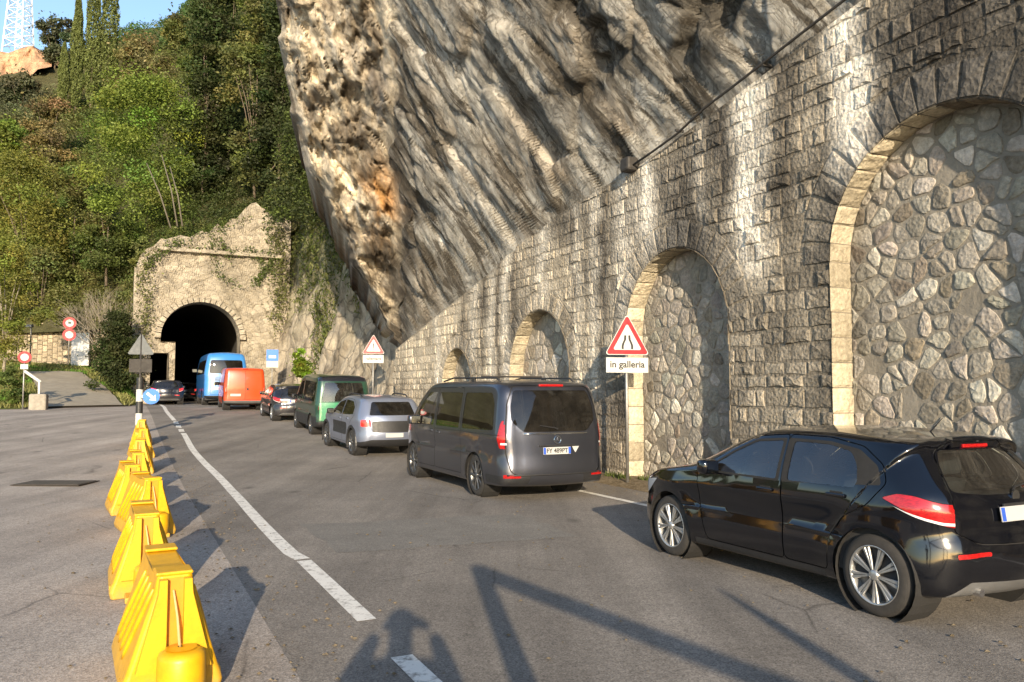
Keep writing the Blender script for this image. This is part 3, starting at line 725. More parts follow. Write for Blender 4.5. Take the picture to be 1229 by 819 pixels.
# ------------------------------------------------------------ rock overhang above the wall
def wall_top_px():
    out = []
    for s in np.linspace(-6, 27.8, 120):
        p = W(WL + .12, s, float(ztop(s)) - .05)
        if p.y < .6: continue
        c = p.y * CT + (p.z - EYE) * ST; v = (p.z - EYE) * CT - p.y * ST
        out.append((614.5 + 950 * p.x / c, 409.5 - 950 * v / c))
    return np.array(out)
wt = wall_top_px(); o_ = np.argsort(wt[:, 1]); wty, wtx = wt[o_, 1], wt[o_, 0]
W1 = np.array(W(WL + .12, 7.35, 7.10)); W2 = np.array(W(WL + .12, 27.8, 3.36)); RR = PY(480, 0, 20.5)
nrm = np.cross(W2 - W1, RR - W1); nrm /= np.linalg.norm(nrm)
if nrm[1] > 0: nrm = -nrm
rows = np.arange(-420, 419, 2.8); nl, nr = 60, 260
sil = ([-420, -200, 0, 50, 100, 150, 200, 240, 280, 320, 360, 395, 418], [322, 328, 335, 338, 345, 354, 368, 392, 410, 424, 448, 468, 481])
rid = ([-420, -200, 0, 50, 100, 140, 190, 230, 262, 300, 340, 380, 418], [452, 455, 466, 474, 481, 476, 472, 486, 491, 486, 482, 481, 483])
PX = []; PYY = []; DD = []; LFT = []
for py in rows:
    xs, xr = np.interp(py, *sil), np.interp(py, *rid); xw = np.interp(py, wty, wtx) + 4
    xs += 15 * (float(vnoise(np.array([py * .06, .5, .5]), 301)) - .5) + 9 * (float(vnoise(np.array([py * .2, .5, .5]), 302)) - .5)
    xr += 5 * math.sin(py * .13) * (1 if py < 380 else 0); xr = min(xr, xw - 1)
    tl = np.linspace(0, 1, nl); a_ = xs + (xr - xs) * tl; tr = np.linspace(0, 1, nr + 1)[1:] ** 1.12; b_ = xr + (xw - xr) * tr
    def dplane(x):
        r = ray(x, np.full_like(x, py)); return (np.dot(W1 - np.array([0, 0, EYE]), nrm)) / (r @ nrm)
    Yr = dplane(np.array([xr]))[0]; Yl = Yr + 4.2 * (1 - tl) ** .8 * (xr - xs) / 140 + 1.2 * np.clip(1 - tl * 6, 0, 1) ** 2 
    PX += [np.concatenate([a_, b_])]; PYY += [np.full(nl + nr, py)]; DD += [np.concatenate([Yl, dplane(b_)])]
    LFT += [np.concatenate([1 - tl * 0 , np.zeros(nr)])]
PX, PYY, DD, LFT = map(np.array, (PX, PYY, DD, LFT))
P0 = PY(PX, PYY, DD)
# strata direction: steep diagonal seen on the underside
qa, qb = [PY(x, y, (np.dot(W1 - np.array([0, 0, EYE]), nrm)) / (ray(x, y) @ nrm)) for x, y in ((600, 150), (700, 290))]
e1 = (qb - qa) / np.linalg.norm(qb - qa); e2 = np.cross(nrm, e1)
A1, A2, A3 = P0 @ e1, P0 @ e2, P0 @ nrm
warp = fbm(P0 * .35, 3, 70) * 2.2
st1 = fbm(np.stack([A1 * .16, A2 * 1.05 + warp, A3 * .3], -1), 5, 71)
st2 = fbm(np.stack([A1 * .4, A2 * 2.6 + warp * 2, A3], -1), 4, 72)
blk = fbm(P0 * .55, 5, 73); fine = fbm(P0 * 1.9, 5, 74, .6)
led = np.abs((A2 * .55 + st1 * 2.6) % 1 - .5) * 2                      # bedding ledges
right = 1 - LFT
edge = np.minimum(1, (np.interp(PYY, wty, wtx) + 4 - PX) / 45).clip(0, 1)       # settle onto the wall
cave = sstep(.5, .66, fbm(P0 * np.array([.42, .42, .55]) + 3, 4, 75)) * sstep(150, 30, PYY - .0 * PX) * sstep(560, 680, PX)
c1v, c1t, c1e = cells(np.stack([A1 * .30 + (warp - 1) * .12, A2 * .95 + (warp - 1) * .1, A3 * .4], -1), 200)
c2v, c2t, c2e = cells(np.stack([A1 * .9 + fine * .5, A2 * 2.6, A3 * .8], -1), 210)
c3v, c3t, c3e = cells(P0 * 1.0 + (fine * .5)[..., None], 220); c4v, c4t, c4e = cells(P0 * 2.3, 230)
k1, k2, k3, k4 = sstep(0, .05, c1e), sstep(0, .06, c2e), sstep(0, .07, c3e), sstep(0, .08, c4e)
deep = (c1v - .5 + c1t * .8) * .17 * k1 + (c2v - .5 + c2t * .8) * .055 * k2 + (st1 - .5) * .10 + (fine - .5) * .06 + .04 * np.exp(-c1e * 12)
jag = np.abs(fbm(P0 * 1.1, 4, 77) - .5) * 2
deepL = (blk - .5) * 1.3 + (c3v - .5 + c3t * .4) * k3 * .9 + (c4v - .5 + c4t * .4) * k4 * .5 + (fine - .5) * .6
near_r = np.exp(-((PX - np.interp(PYY, *rid)) / 16.) ** 2)
D2 = DD + LFT * (1 - near_r) * deepL * np.clip((PX - np.interp(PYY, *sil)) / 14 + .25, .25, 1) * .8 + LFT * near_r * (vnoise(P0 * 1.3, 76) - .5) * .5
P = PY(PX, PYY, D2) - (nrm * 1.0) * ((right * edge * (deep + cave * .5))[..., None])
tone = fbm(P0 * .9, 5, 80)
cr = np.array([.40, .378, .33]) + 0 * P0
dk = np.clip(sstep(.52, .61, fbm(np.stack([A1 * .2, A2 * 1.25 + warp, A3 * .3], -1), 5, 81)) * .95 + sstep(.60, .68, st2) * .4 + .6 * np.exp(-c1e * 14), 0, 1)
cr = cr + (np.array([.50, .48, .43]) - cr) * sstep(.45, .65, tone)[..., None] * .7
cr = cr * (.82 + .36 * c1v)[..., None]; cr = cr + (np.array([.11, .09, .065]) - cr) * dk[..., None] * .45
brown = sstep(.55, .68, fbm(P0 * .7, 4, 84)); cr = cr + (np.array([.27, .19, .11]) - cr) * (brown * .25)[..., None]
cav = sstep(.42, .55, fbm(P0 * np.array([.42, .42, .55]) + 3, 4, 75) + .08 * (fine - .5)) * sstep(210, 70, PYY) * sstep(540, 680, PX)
cr = cr + (np.array([.055, .048, .038]) - cr) * cav[..., None] * .85  # shade of the upper right hollows, painted into the rock colour
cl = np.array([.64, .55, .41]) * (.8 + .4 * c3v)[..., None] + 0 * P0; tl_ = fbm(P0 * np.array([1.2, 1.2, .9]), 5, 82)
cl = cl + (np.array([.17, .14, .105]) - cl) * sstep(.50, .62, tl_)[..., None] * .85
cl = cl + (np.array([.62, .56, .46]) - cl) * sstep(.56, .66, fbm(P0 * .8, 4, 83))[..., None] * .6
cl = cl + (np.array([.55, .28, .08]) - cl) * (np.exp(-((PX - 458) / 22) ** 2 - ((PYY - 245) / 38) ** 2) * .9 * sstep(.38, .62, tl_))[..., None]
cl = cl + (np.array([.07, .055, .04]) - cl) * (sstep(200, 330, PYY) * sstep(.35, .6, fine) * .85)[..., None]  # shaded underside of the lower left face, darkened in the colour
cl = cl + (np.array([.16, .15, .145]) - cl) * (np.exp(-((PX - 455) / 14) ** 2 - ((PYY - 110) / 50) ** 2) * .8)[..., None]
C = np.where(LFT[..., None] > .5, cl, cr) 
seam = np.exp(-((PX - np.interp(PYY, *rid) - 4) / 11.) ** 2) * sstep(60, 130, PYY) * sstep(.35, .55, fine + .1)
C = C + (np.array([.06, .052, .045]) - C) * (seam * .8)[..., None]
r_, c_ = PX.shape
back = P + np.array([ -.2, 1, .0]) * 7.0
Vr = np.concatenate([P.reshape(-1, 3), back[:, ::10].reshape(-1, 3)]); cb = back[:, ::10].shape[1]
i = (np.arange(r_ - 1)[:, None] * c_ + np.arange(c_ - 1)).ravel(); F = [np.stack([i, i + 1, i + c_ + 1, i + c_], 1)]
o0 = r_ * c_; i = (o0 + np.arange(r_ - 1)[:, None] * cb + np.arange(cb - 1)).ravel(); F.append(np.stack([i, i + cb, i + cb + 1, i + 1], 1))
k = np.arange(r_ - 1); F.append(np.stack([k * c_, (k + 1) * c_, o0 + (k + 1) * cb, o0 + k * cb], 1))
Cb = C[:, ::10].reshape(-1, 3)
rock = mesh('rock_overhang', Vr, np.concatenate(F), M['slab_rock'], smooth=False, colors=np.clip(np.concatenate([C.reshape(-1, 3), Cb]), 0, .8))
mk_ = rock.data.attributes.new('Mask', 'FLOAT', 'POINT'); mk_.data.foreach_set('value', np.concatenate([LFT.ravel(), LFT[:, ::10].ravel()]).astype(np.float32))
sa_ = rock.data.attributes.new('Strat', 'FLOAT_VECTOR', 'POINT'); sa_.data.foreach_set('vector', np.stack([Vr @ e1, Vr @ e2, Vr @ nrm], -1).astype(np.float32).ravel())
tag(rock, 'huge leaning limestone rock overhanging the top of the stone wall', 'rock')
# ------------------------------------------------------------ cliff beyond the wall, up to the tunnel
sc_ = np.linspace(27.2, 54.5, 150)[None, :]; zc_ = np.linspace(-.3, 17, 100)[:, None]
S_, Z_ = np.broadcast_arrays(sc_, zc_)
q = np.stack([S_ * .35, Z_ * .3, S_ * 0], -1)
bl = np.interp(S_, [27, 30, 40, 48, 52, 54.5], [9.25, 9.5, 9.6, 9.0, 8.15, 8.1])
Lc_ = bl + .16 * np.clip(Z_, 0, 20) * np.clip((S_ - 27) / 4, 0, 1) + 1.5 * (fbm(q, 5, 90) - .5) * np.clip((S_ - 27.2) / 2, 0, 1) * np.clip(Z_ / 2 + .3, 0, 1) + .5 * (fbm(q * 4, 4, 91) - .5)
X = Lc_ * CA - S_ * SA; Y = Lc_ * SA + S_ * CA
cc = np.array([.40, .345, .26]) + 0 * np.stack([X, Y, Z_], -1)
cc = cc + (np.array([.17, .14, .10]) - cc) * sstep(.5, .66, fbm(np.stack([S_ * 1.2, Z_ * .6, S_ * 0], -1), 5, 92))[..., None] * .75
cc = cc + (np.array([.10, .11, .04]) - cc) * (sstep(3.5, 9, Z_ + 5 * (fbm(q * 3, 3, 93) - .5)) * .75)[..., None]
r_, c_ = S_.shape; i = (np.arange(r_ - 1)[:, None] * c_ + np.arange(c_ - 1)).ravel()
cliffV = np.stack([X, Y, Z_ + zg(S_)], -1)
cl_o = mesh('cliff', cliffV.reshape(-1, 3), np.stack([i, i + 1, i + c_ + 1, i + c_], 1), M['rock'], colors=cc.reshape(-1, 3)); tag(cl_o, kind='structure')

# ------------------------------------------------------------ hillside
HP = np.concatenate([[-900, -600, -400, -200], np.arange(-100, 430, 10), [460, 500, 560, 640, 760, 900]])
def sky_y(px): return np.interp(px, [-900, -60, 0, 44, 60, 90, 130, 150, 185, 205, 222, 260, 900], [75, 62, 54, 50, 48, 42, 26, 15, 13, 3, -20, -400, -400])
def toe(px):
    Y = np.interp(px, [-900, 0, 105, 172, 176, 250, 330, 400, 480, 900], [56, 56, 55.3, 53.5, 52.5, 51.3, 50.8, 53, 54, 54])
    Z = np.interp(px, [-900, 0, 105, 135, 172, 176, 200, 255, 300, 330, 480, 900], [6.3, 6.3, 6.5, 6.8, 8.0, 9.6, 10.2, 10.8, 11.4, 12.0, 18, 24])
    return Y, Z
def hill(px, q):
    tY, tZ = toe(px)
    sl = np.interp(px, [0, 105, 172, 240, 400], [.70, .70, .72, .85, .95])
    qc = np.interp(px, [0, 60, 150, 240, 400], [74, 76, 98, 75, 70])
    z = tZ + sl * np.minimum(q, qc) - .35 * np.clip(q - qc, 0, None)
    Y = tY + q; X = (px - 614.5) / 950 * Y
    n = fbm(np.stack([X * .08, Y * .08, X * 0], -1), 4, 100) - .5
    z = z + n * np.clip(q / 8, 0, 1) * 5
    return X, Y, np.minimum(z, EYE + Y * (470 - sky_y(px) - 9) / 950)
QQ = np.concatenate([[-.3, .6, 1.5, 3], np.arange(5, 120, 3.5), [130, 160, 220, 300]])
pg, qg = np.meshgrid(HP, QQ); X, Y, Z = hill(pg, qg); Z[0] -= .3
r_, c_ = X.shape; i = (np.arange(r_ - 1)[:, None] * c_ + np.arange(c_ - 1)).ravel()
tag(mesh('hillside', np.stack([X, Y, Z], -1).reshape(-1, 3), np.stack([i, i + 1, i + c_ + 1, i + c_], 1), M['hill_soil'], smooth=True), kind='structure')
# bare orange quarry face high on the left
a_, b_ = np.meshgrid(np.linspace(-40, 62, 60), np.linspace(0, 1, 34))
top = np.interp(a_, [-40, 0, 10, 25, 40, 50, 62], [70, 62, 64, 58, 55, 66, 76]); bot = np.interp(a_, [-40, 0, 20, 45, 62], [112, 104, 108, 84, 80])
qq = fbm(np.stack([a_ * .07, b_ * 2, a_ * 0], -1), 5, 110)
Pq = PY(a_, bot + (top - bot) * b_ + 2 * (qq - .5), 114 + 7 * b_ + 5 * (qq - .5))
cq = np.array([.48, .29, .17]) * (.65 + .7 * fbm(np.stack([a_ * .2, b_ * 5, a_ * 0], -1), 4, 111))[..., None]
r_, c_ = a_.shape; i = (np.arange(r_ - 1)[:, None] * c_ + np.arange(c_ - 1)).ravel()
Pt = Pq[-1] + np.array([0, 6, .5])
V = np.concatenate([Pq.reshape(-1, 3), Pt]); i2 = (r_ - 1) * c_ + np.arange(c_ - 1)
tag(mesh('quarry_face', V, np.concatenate([np.stack([i, i + 1, i + c_ + 1, i + c_], 1), np.stack([i2, i2 + 1, i2 + c_ + 1, i2 + c_], 1)]), M['rock'], colors=np.clip(np.concatenate([cq.reshape(-1, 3), cq[-1]]), 0, .8)), kind='structure')

# ------------------------------------------------------------ foliage
def leaves(C, size, colr, jit=.14, up=0.0, narrow=.55):
    """C (n,3) leaf centres; one small folded leaf (a diamond) each"""
    n = len(C); size = np.broadcast_to(size, (n,)) * rng.uniform(.6, 1.35, n)
    d = rng.normal(0, 1, (n, 3)); d[:, 2] = d[:, 2] * .6 + up; d /= np.linalg.norm(d, axis=1)[:, None]
    e = np.cross(d, rng.normal(0, 1, (n, 3))); e /= np.linalg.norm(e, axis=1)[:, None] + 1e-9
    a = C - d * size[:, None] * .5; b = C + d * size[:, None] * .5; h = e * (size * narrow * .5)[:, None]; m = C + np.cross(d, e) * (size * .12)[:, None]
    V = np.stack([a, m + h, b, m - h], 1).reshape(-1, 3)
    F = np.arange(4 * n).reshape(n, 4)
    c = np.broadcast_to(colr, (n, 3)) * (1 + rng.normal(0, jit, (n, 1))).clip(.35, 1.8)
    return V, F, np.repeat(c.clip(.004, .5), 4, 0)
def foliage(name, parts, parent=None):
    V = np.concatenate([p[0] for p in parts]); C = np.concatenate([p[2] for p in parts]); F = []; b = 0
    for p in parts: F.append(p[1] + b); b += len(p[0])
    return mesh(name, V, np.concatenate(F), M['leaf'], parent, colors=C)
def shell_pts(n, c, r, fill=.35):
    d = rng.normal(0, 1, (n, 3)); d /= np.linalg.norm(d, axis=1)[:, None]
    k = 1 - fill * rng.random((n, 1)) ** 1.5
    return np.asarray(c) + d * k * np.asarray(r)
GREEN = {'bright': (.13, .175, .035), 'yellow': (.165, .175, .04), 'olive': (.125, .135, .045), 'brown': (.17, .145, .065), 'dark': (.045, .058, .021),
         'mid': (.085, .112, .03), 'grey': (.085, .095, .055), 'far': (.065, .115, .04), 'cypress': (.13, .155, .05), 'lime': (.17, .25, .03)}
def tree(name, label, px, py0, py1, wpx, Y, kind, cat='tree', group=None, n=7000, leaf=.26, clumps=34, trunk=True, flat=1.0, bark='bark', lean=0.0, lo=.12, seed=0):
    base = PY(px, py0, Y); topz = float(PY(px, py1, Y)[2]); h = topz - base[2]; wd = wpx / 950 * Y
    t = thing(name, label, cat, base, rng.uniform(0, 6.28) if not lean else 0, group)
    cc = []; rr = []; col_ = np.array(GREEN[kind]); parts = []
    if kind == 'cypress':
        m = n; zz = rng.random(m) ** .9; ph = rng.random(m) * 6.283
        rad = wd / 2 * np.clip(np.sin(np.pi * (zz * .93 + .035)) ** .55, 0, 1) * (1 - .45 * zz) * (1 - .45 * rng.random(m) ** 2) * (1 + .16 * np.sin(ph * 3 + zz * 17) + .1 * np.sin(ph * 7 - zz * 31))
        Cc = np.stack([rad * np.cos(ph), rad * np.sin(ph), h * (.03 + .97 * zz)], -1)
        parts.append(leaves(Cc, leaf, col_ * (1 + .35 * (vnoise(Cc * .9) - .5))[:, None], .22, 1.6, .5))
        foliage('crown', parts, t); MB().tube([(0, 0, -.5), (0, 0, h * .5)], [.18, .08], 7).build('trunk', M['bark'], t); return t
    for k in range(clumps):
        u = rng.random(); z = h * (lo + (1 - lo) * u); env = math.sin(math.pi * min(1, .16 + .80 * u)) ** (.6 if kind != 'dark' else .8)
        if kind == 'dark': env = (1.12 - u) ** .7
        a = rng.random() * 6.283; r0 = wd / 2 * env * rng.random() ** .5 * .82
        cc.append((r0 * math.cos(a), r0 * math.sin(a), z)); rr.append(wd * rng.uniform(.10, .19) * (1 if clumps > 20 else 1.5))
    per = n // clumps
    for (x, y, z), r in zip(cc, rr):
        cshade = col_ * rng.uniform(.62, 1.35) * (1 + rng.normal(0, .08, 3))
        Cc = shell_pts(per, (x, y, min(z, h - r * .4)), (r, r, r * .62 * flat)); Cc += rng.normal(0, r * .16, Cc.shape)
        parts.append(leaves(Cc, leaf, cshade, .12, .1))
    # loose sprays that break the outline
    k = n // 9; i = rng.integers(0, clumps, k); cc_ = np.array(cc)[i]; rr_ = np.array(rr)[i]
    parts.append(leaves(cc_ + rng.normal(0, 1, (k, 3)) * rr_[:, None] * .85, leaf, col_ * 1.1, .3))
    foliage('crown', parts, t)
    if trunk:
        tb = MB(); hb = h * max(lo, .18); tr = max(.08, wd * .015)
        tb.tube([(0, 0, -.8), (.1 * h * .1, 0, hb * .5), (0, .05, hb), (0, 0, h * .55)], [tr * 1.3, tr, tr * .85, tr * .4], 8)
        for _ in range(7):
            j = rng.integers(0, clumps); p = np.array(cc[j]); s0 = rng.uniform(.5, 1.0) * hb
            mid = np.array([p[0] * .45, p[1] * .45, s0 + (p[2] - s0) * .55]); tb.tube([(0, 0, s0), mid, p], [tr * .6, tr * .35, tr * .12], 6)
        tb.build('trunk', M[bark], t, True)
    return t
# undergrowth covering the slope: colour by place on the hill
def hill_color(px, py):
    c = np.array(GREEN['mid'])
    def mixc(c, k, w): return c + (np.array(GREEN[k]) - c) * w
    c = mixc(c, 'yellow', float(np.exp(-((px - 30) / 70) ** 2) * sstep(165, 215, py)) * .8)
    c = mixc(c, 'olive', float(sstep(120, 60, px) * sstep(95, 120, py) * (1 - sstep(150, 200, py))) * .6)
    c = mixc(c, 'grey', float(sstep(70, 40, px) * sstep(85, 100, py) * (1 - sstep(140, 165, py))) * .8)
    c = mixc(c, 'brown', float(np.exp(-((px - 170) / 45) ** 2 - ((py - 75) / 26) ** 2) + np.exp(-((px - 55) / 25) ** 2 - ((py - 170) / 30) ** 2)) * .85)
    c = mixc(c, 'far', float(sstep(70, 40, py) * sstep(110, 140, px)) * .9)
    c = mixc(c, 'dark', float(sstep(215, 250, px)) * .8)
    c = mixc(c, 'brown', float(np.exp(-((px - 120) / 40) ** 2 - ((py - 350) / 45) ** 2)) * .5)
    return c
UG = []
for _ in range(5200):
    px = rng.uniform(-90, 420); 
    q = rng.choice([rng.uniform(0, 12), rng.uniform(8, 45), rng.uniform(40, 100)], p=[.3, .4, .3])
    x, y, z = [float(v) for v in hill(np.array(px), np.array(q))]; py = 470 - 950 * (z - EYE) / y
    if -44 < px < 64 and 58 < py < 110: continue
    r = rng.uniform(7, 15) / 950 * y * (1 if q > 10 else .8); n = 120
    if py - r * 950 / y * 1.2 < sky_y(px): continue
    if px < 105 and q < 1.5: r *= .6
    C_ = shell_pts(n, (x, y, z + r * .5), (r, r, r * .85), .5) + rng.normal(0, r * .12, (n, 3))
    cshade = hill_color(px, py) * rng.uniform(.65, 1.3) * (1 + rng.normal(0, .07, 3))
    UG.append(leaves(C_, (2.1 + .9 * rng.random()) / 950 * y, cshade, .12))
for _ in range(260):
    px = rng.uniform(176, 345); q = rng.uniform(1.0, 3.5); x, y, z = [float(v) for v in hill(np.array(px), np.array(q))]; r = rng.uniform(.3, .8)
    UG.append(leaves(shell_pts(90, (x, y, z + r * .3), (r, r, r * .7), .6), .16, np.array(GREEN[rng.choice(['olive', 'mid', 'dark'])]) * rng.uniform(.7, 1.3), .22))
tag(foliage('hillside_scrub', UG), 'dense mixed green and olive scrub covering the whole hillside', 'scrub', kind='stuff')

T = tree
T('leafy_tree', 'bright green leafy tree standing above the left side of the tunnel portal', 168, 292, 92, 150, 55, 'bright', n=20000, clumps=60, leaf=.19, trunk=False, lo=.2)
bt = thing('slender_tree', 'three thin pale leaning tree stems rising in front of the bright green tree', 'tree', (0, 0, 0))
for (x0, y0, x1, y1) in ((205, 274, 176, 196), (213, 272, 194, 186), (219, 272, 204, 200)):
    p, q = PY(x0, y0, 50.5), PY(x1, y1, 50.8); MB().tube([p, (p + q) / 2 + np.array([.12, 0, 0]), q], [.055, .045, .025], 6).build('stem', M['dim_bark'], bt, True)
for x0, y0, x1, y1, k, lab in ((258, 246, 232, -40, 'dark', 'tall dark conifer left of the conifer group above the tunnel'), (285, 232, 262, -60, 'dark', 'tall dark conifer in the middle above the tunnel portal'), (312, 226, 300, -30, 'olive', 'tall olive toned conifer close to the sunlit rock face'),
                               (345, 228, 325, -10, 'dark', 'dark conifer tucked behind the left edge of the overhanging rock')):
    T('conifer', lab, (x0 + x1) / 2, y0, y1, 84, {232: 58, 262: 60, 300: 55, 325: 53}[x1], k, group='conifers above the tunnel', n=13000, clumps=70, leaf=.24, lo=.03)
T('conifer', 'dark bushy conifer behind the bright green tree, its left neighbour on the slope', 232, 252, 60, 62, 60, 'mid', n=8000, clumps=50, leaf=.24, lo=.05)
for i_, (x, y0, y1, wd, lab) in enumerate(((75, 128, 52, 13, 'shortest cypress, leftmost of the row on the skyline'), (90, 132, -6, 18, 'slender cypress second from the left in the skyline row'), (109, 130, -45, 22, 'tall cypress third from the left in the skyline row'),
                                           (129, 118, -60, 24, 'tallest and widest cypress, rightmost of the skyline row'))):
    T('cypress_tree', lab, x, y0, y1, wd, 96 + i_, 'cypress', group='cypresses on the skyline', n=9000, leaf=.30)
T('oak_tree', 'dark round tree on the skyline between the pylon and the cypresses', 66, 78, 18, 50, 118, 'grey', n=6000, leaf=.4, clumps=26, lo=.1)
T('oak_tree', 'grey green tree below the orange quarry face at the left edge', 26, 150, 92, 66, 105, 'grey', n=6000, leaf=.4, clumps=30, lo=.05)
T('oak_tree', 'brown tinged tree on the slope left of the bright green tree', 58, 212, 118, 62, 82, 'brown', n=7000, leaf=.3, clumps=34, lo=.05)
T('oak_tree', 'pale brown leafed tree right of the cypress row', 172, 118, 50, 76, 100, 'brown', n=7000, leaf=.36, clumps=34, lo=.05)
T('oak_tree', 'olive tree high on the slope beside the tall conifers', 214, 110, 22, 60, 92, 'olive', n=6000, leaf=.34, clumps=30, lo=.05)
T('oak_tree', 'small green tree at the left edge beneath the grey green one', 10, 205, 145, 50, 80, 'bright', n=5000, leaf=.28, clumps=24, lo=.05)
T('leafy_tree', 'large yellow green tree at the left edge above the stone wall', 28, 330, 190, 120, 60, 'yellow', n=15000, leaf=.2, clumps=60, lo=.05)
T('leafy_tree', 'yellow olive tree between the left edge tree and the bright green tree', 88, 315, 205, 84, 62, 'olive', n=11000, leaf=.2, clumps=50, lo=.05)
T('leafy_tree', 'mid green tree low on the slope above the bare grey shrub', 128, 330, 225, 80, 57, 'mid', n=10000, leaf=.19, clumps=44, lo=.05)
T('leafy_tree', 'pale willow like tree at the far left over the roadside', 4, 440, 290, 70, 46, 'yellow', n=13000, leaf=.13, clumps=60, lo=.05, bark='pale_bark')
T('leafy_tree', 'olive green tree behind the stone wall left of the round signs', 48, 392, 300, 90, 58, 'olive', n=9000, leaf=.18, clumps=44, lo=.05)
T('shrub', 'olive bush overgrowing the left edge of the tunnel portal', 166, 425, 285, 34, 49.5, 'olive', cat='bush', n=5000, leaf=.15, clumps=34, lo=.0, trunk=False)
T('shrub', 'large dark green evergreen bush beside the tunnel mouth', 139, 462, 376, 66, 45, 'dark', cat='bush', n=15000, leaf=.14, clumps=70, lo=.0, trunk=False)
T('shrub', 'bright lime green bush growing at the foot of the cliff near the blue sign', 361, 458, 420, 22, 40, 'lime', cat='bush', n=2600, leaf=.13, clumps=16, lo=.0, trunk=False)
T('shrub', 'low dark green bush at the base of the left round sign', 14, 492, 440, 40, 37, 'mid', cat='bush', n=4500, leaf=.12, clumps=26, lo=.0, trunk=False)
# bare grey shrub: a fan of forking twigs
bs = thing('bare_shrub', 'leafless grey brown shrub with a fan of fine twigs above the dark bush', 'shrub', PY(132, 448, 50.5))
tb = MB()
def twig(p, d, l, r, k):
    q = p + d * l; tb.tube([p, (p + q) / 2 + Vector(rng.normal(0, .04 * l, 3)), q], [r, r * .8, r * .55], 4, False)
    if k:
        for _ in range(3):
            d2 = (d + Vector(rng.normal(0, .38, 3)) + Vector((0, 0, .08))).normalized(); twig(q, d2, l * rng.uniform(.62, .85), r * .58, k - 1)
for _ in range(9): twig(Vector((rng.uniform(-.4, .4), rng.uniform(-.4, .4), 0)), Vector((rng.normal(-.12, .3), rng.normal(0, .3), 1)).normalized(), rng.uniform(1.3, 2.0), .05, 4)
tb.build('branches', M['pale_bark'], bs)
# second bare shrub, and climbing plants
def strands(name, label, cat, paths, colr, n, spread, leaf):
    P = []
    for pts in paths:
        pts = np.array(pts); k = rng.random(n) * (len(pts) - 1); i = k.astype(int); f = (k - i)[:, None]
        c = pts[i] * (1 - f) + pts[np.minimum(i + 1, len(pts) - 1)] * f
        P.append(leaves(c + rng.normal(0, spread, (n, 3)) * np.array([1, .5, 1]), leaf, np.array(colr), .3, -.3))
    return tag(foliage(name, P), label, cat, kind='stuff')
def onp(x, y): # on the portal face
    r = ray(x, y); n = np.array([-SA, CA, 0]); t_ = (PS - .35) / (r @ n); p = r * t_; p[2] += EYE; return p
strands('ivy', 'green ivy strands trailing over the top and ledge of the tunnel portal', 'ivy',
        [[onp(178, 318), onp(205, 292), onp(250, 275), onp(300, 262)], [onp(200, 290), onp(240, 296), onp(290, 300), onp(330, 305)], [onp(252, 270), onp(256, 300), onp(262, 330), onp(290, 345)], [onp(300, 300), onp(318, 318), onp(310, 340)],
         [onp(270, 262), onp(262, 290), onp(280, 310)], [onp(328, 310), onp(316, 330), onp(300, 342)], [onp(176, 320), onp(190, 305), onp(215, 290)], [onp(320, 262), onp(326, 300), onp(328, 330)]], GREEN['mid'], 240, .16, .15)
strands('ivy', 'green ivy creeping down both outer edges of the tunnel portal', 'ivy', [[onp(331, 262), onp(334, 300), onp(331, 350), onp(333, 395)], [onp(177, 300), onp(173, 335), onp(175, 375), onp(172, 415)], [onp(336, 280), onp(340, 330), onp(338, 370)]], GREEN['olive'], 700, .3, .16)
# vegetation hanging on the cliff
k = 26000; si = rng.integers(20, 150, k); zi = rng.integers(12, 100, k); p = cliffV[zi, si]
wv = fbm(np.stack([sc_[0][si] * .5, zc_[zi, 0] * .22, si * 0.], -1), 4, 120); keep = (wv + .045 * (zc_[zi, 0] - 7) > .455) | (zc_[zi, 0] > 12)
p = p[keep] + rng.normal(0, .16, (keep.sum(), 3)); k1 = len(p)
gg = np.where(rng.random((k1, 1)) < .5, np.array([GREEN['olive']]), np.array([GREEN['mid']])) * (.75 + .6 * vnoise(p * .6)[:, None])
tag(foliage('cliff_grass', [leaves(p - np.array([.05, .1, 0]), .26, gg, .25, -1.2, .3)]), 'long grass and scrub hanging down the cliff between rock and tunnel', 'grass', kind='stuff')
# bushes along the top of the cliff
UG = []
for _ in range(420):
    px = rng.uniform(326, 420); Yc = rng.uniform(38, 50); py = rng.uniform(60, 262) if px > 335 else rng.uniform(225, 262)
    if px < 335 and rng.random() < .6: continue
    c = PY(px, py, Yc + (262 - py) * .05); r = rng.uniform(.35, .8)
    UG.append(leaves(shell_pts(80, c, (r, r, r * .8), .5), .17, np.array(GREEN[rng.choice(['dark', 'mid', 'olive'], p=[.5, .35, .15])]) * rng.uniform(.7, 1.3), .22))
tag(foliage('cliff_top_scrub', UG), 'dark green scrub filling the gap between the conifers and the overhanging rock', 'scrub', kind='stuff')
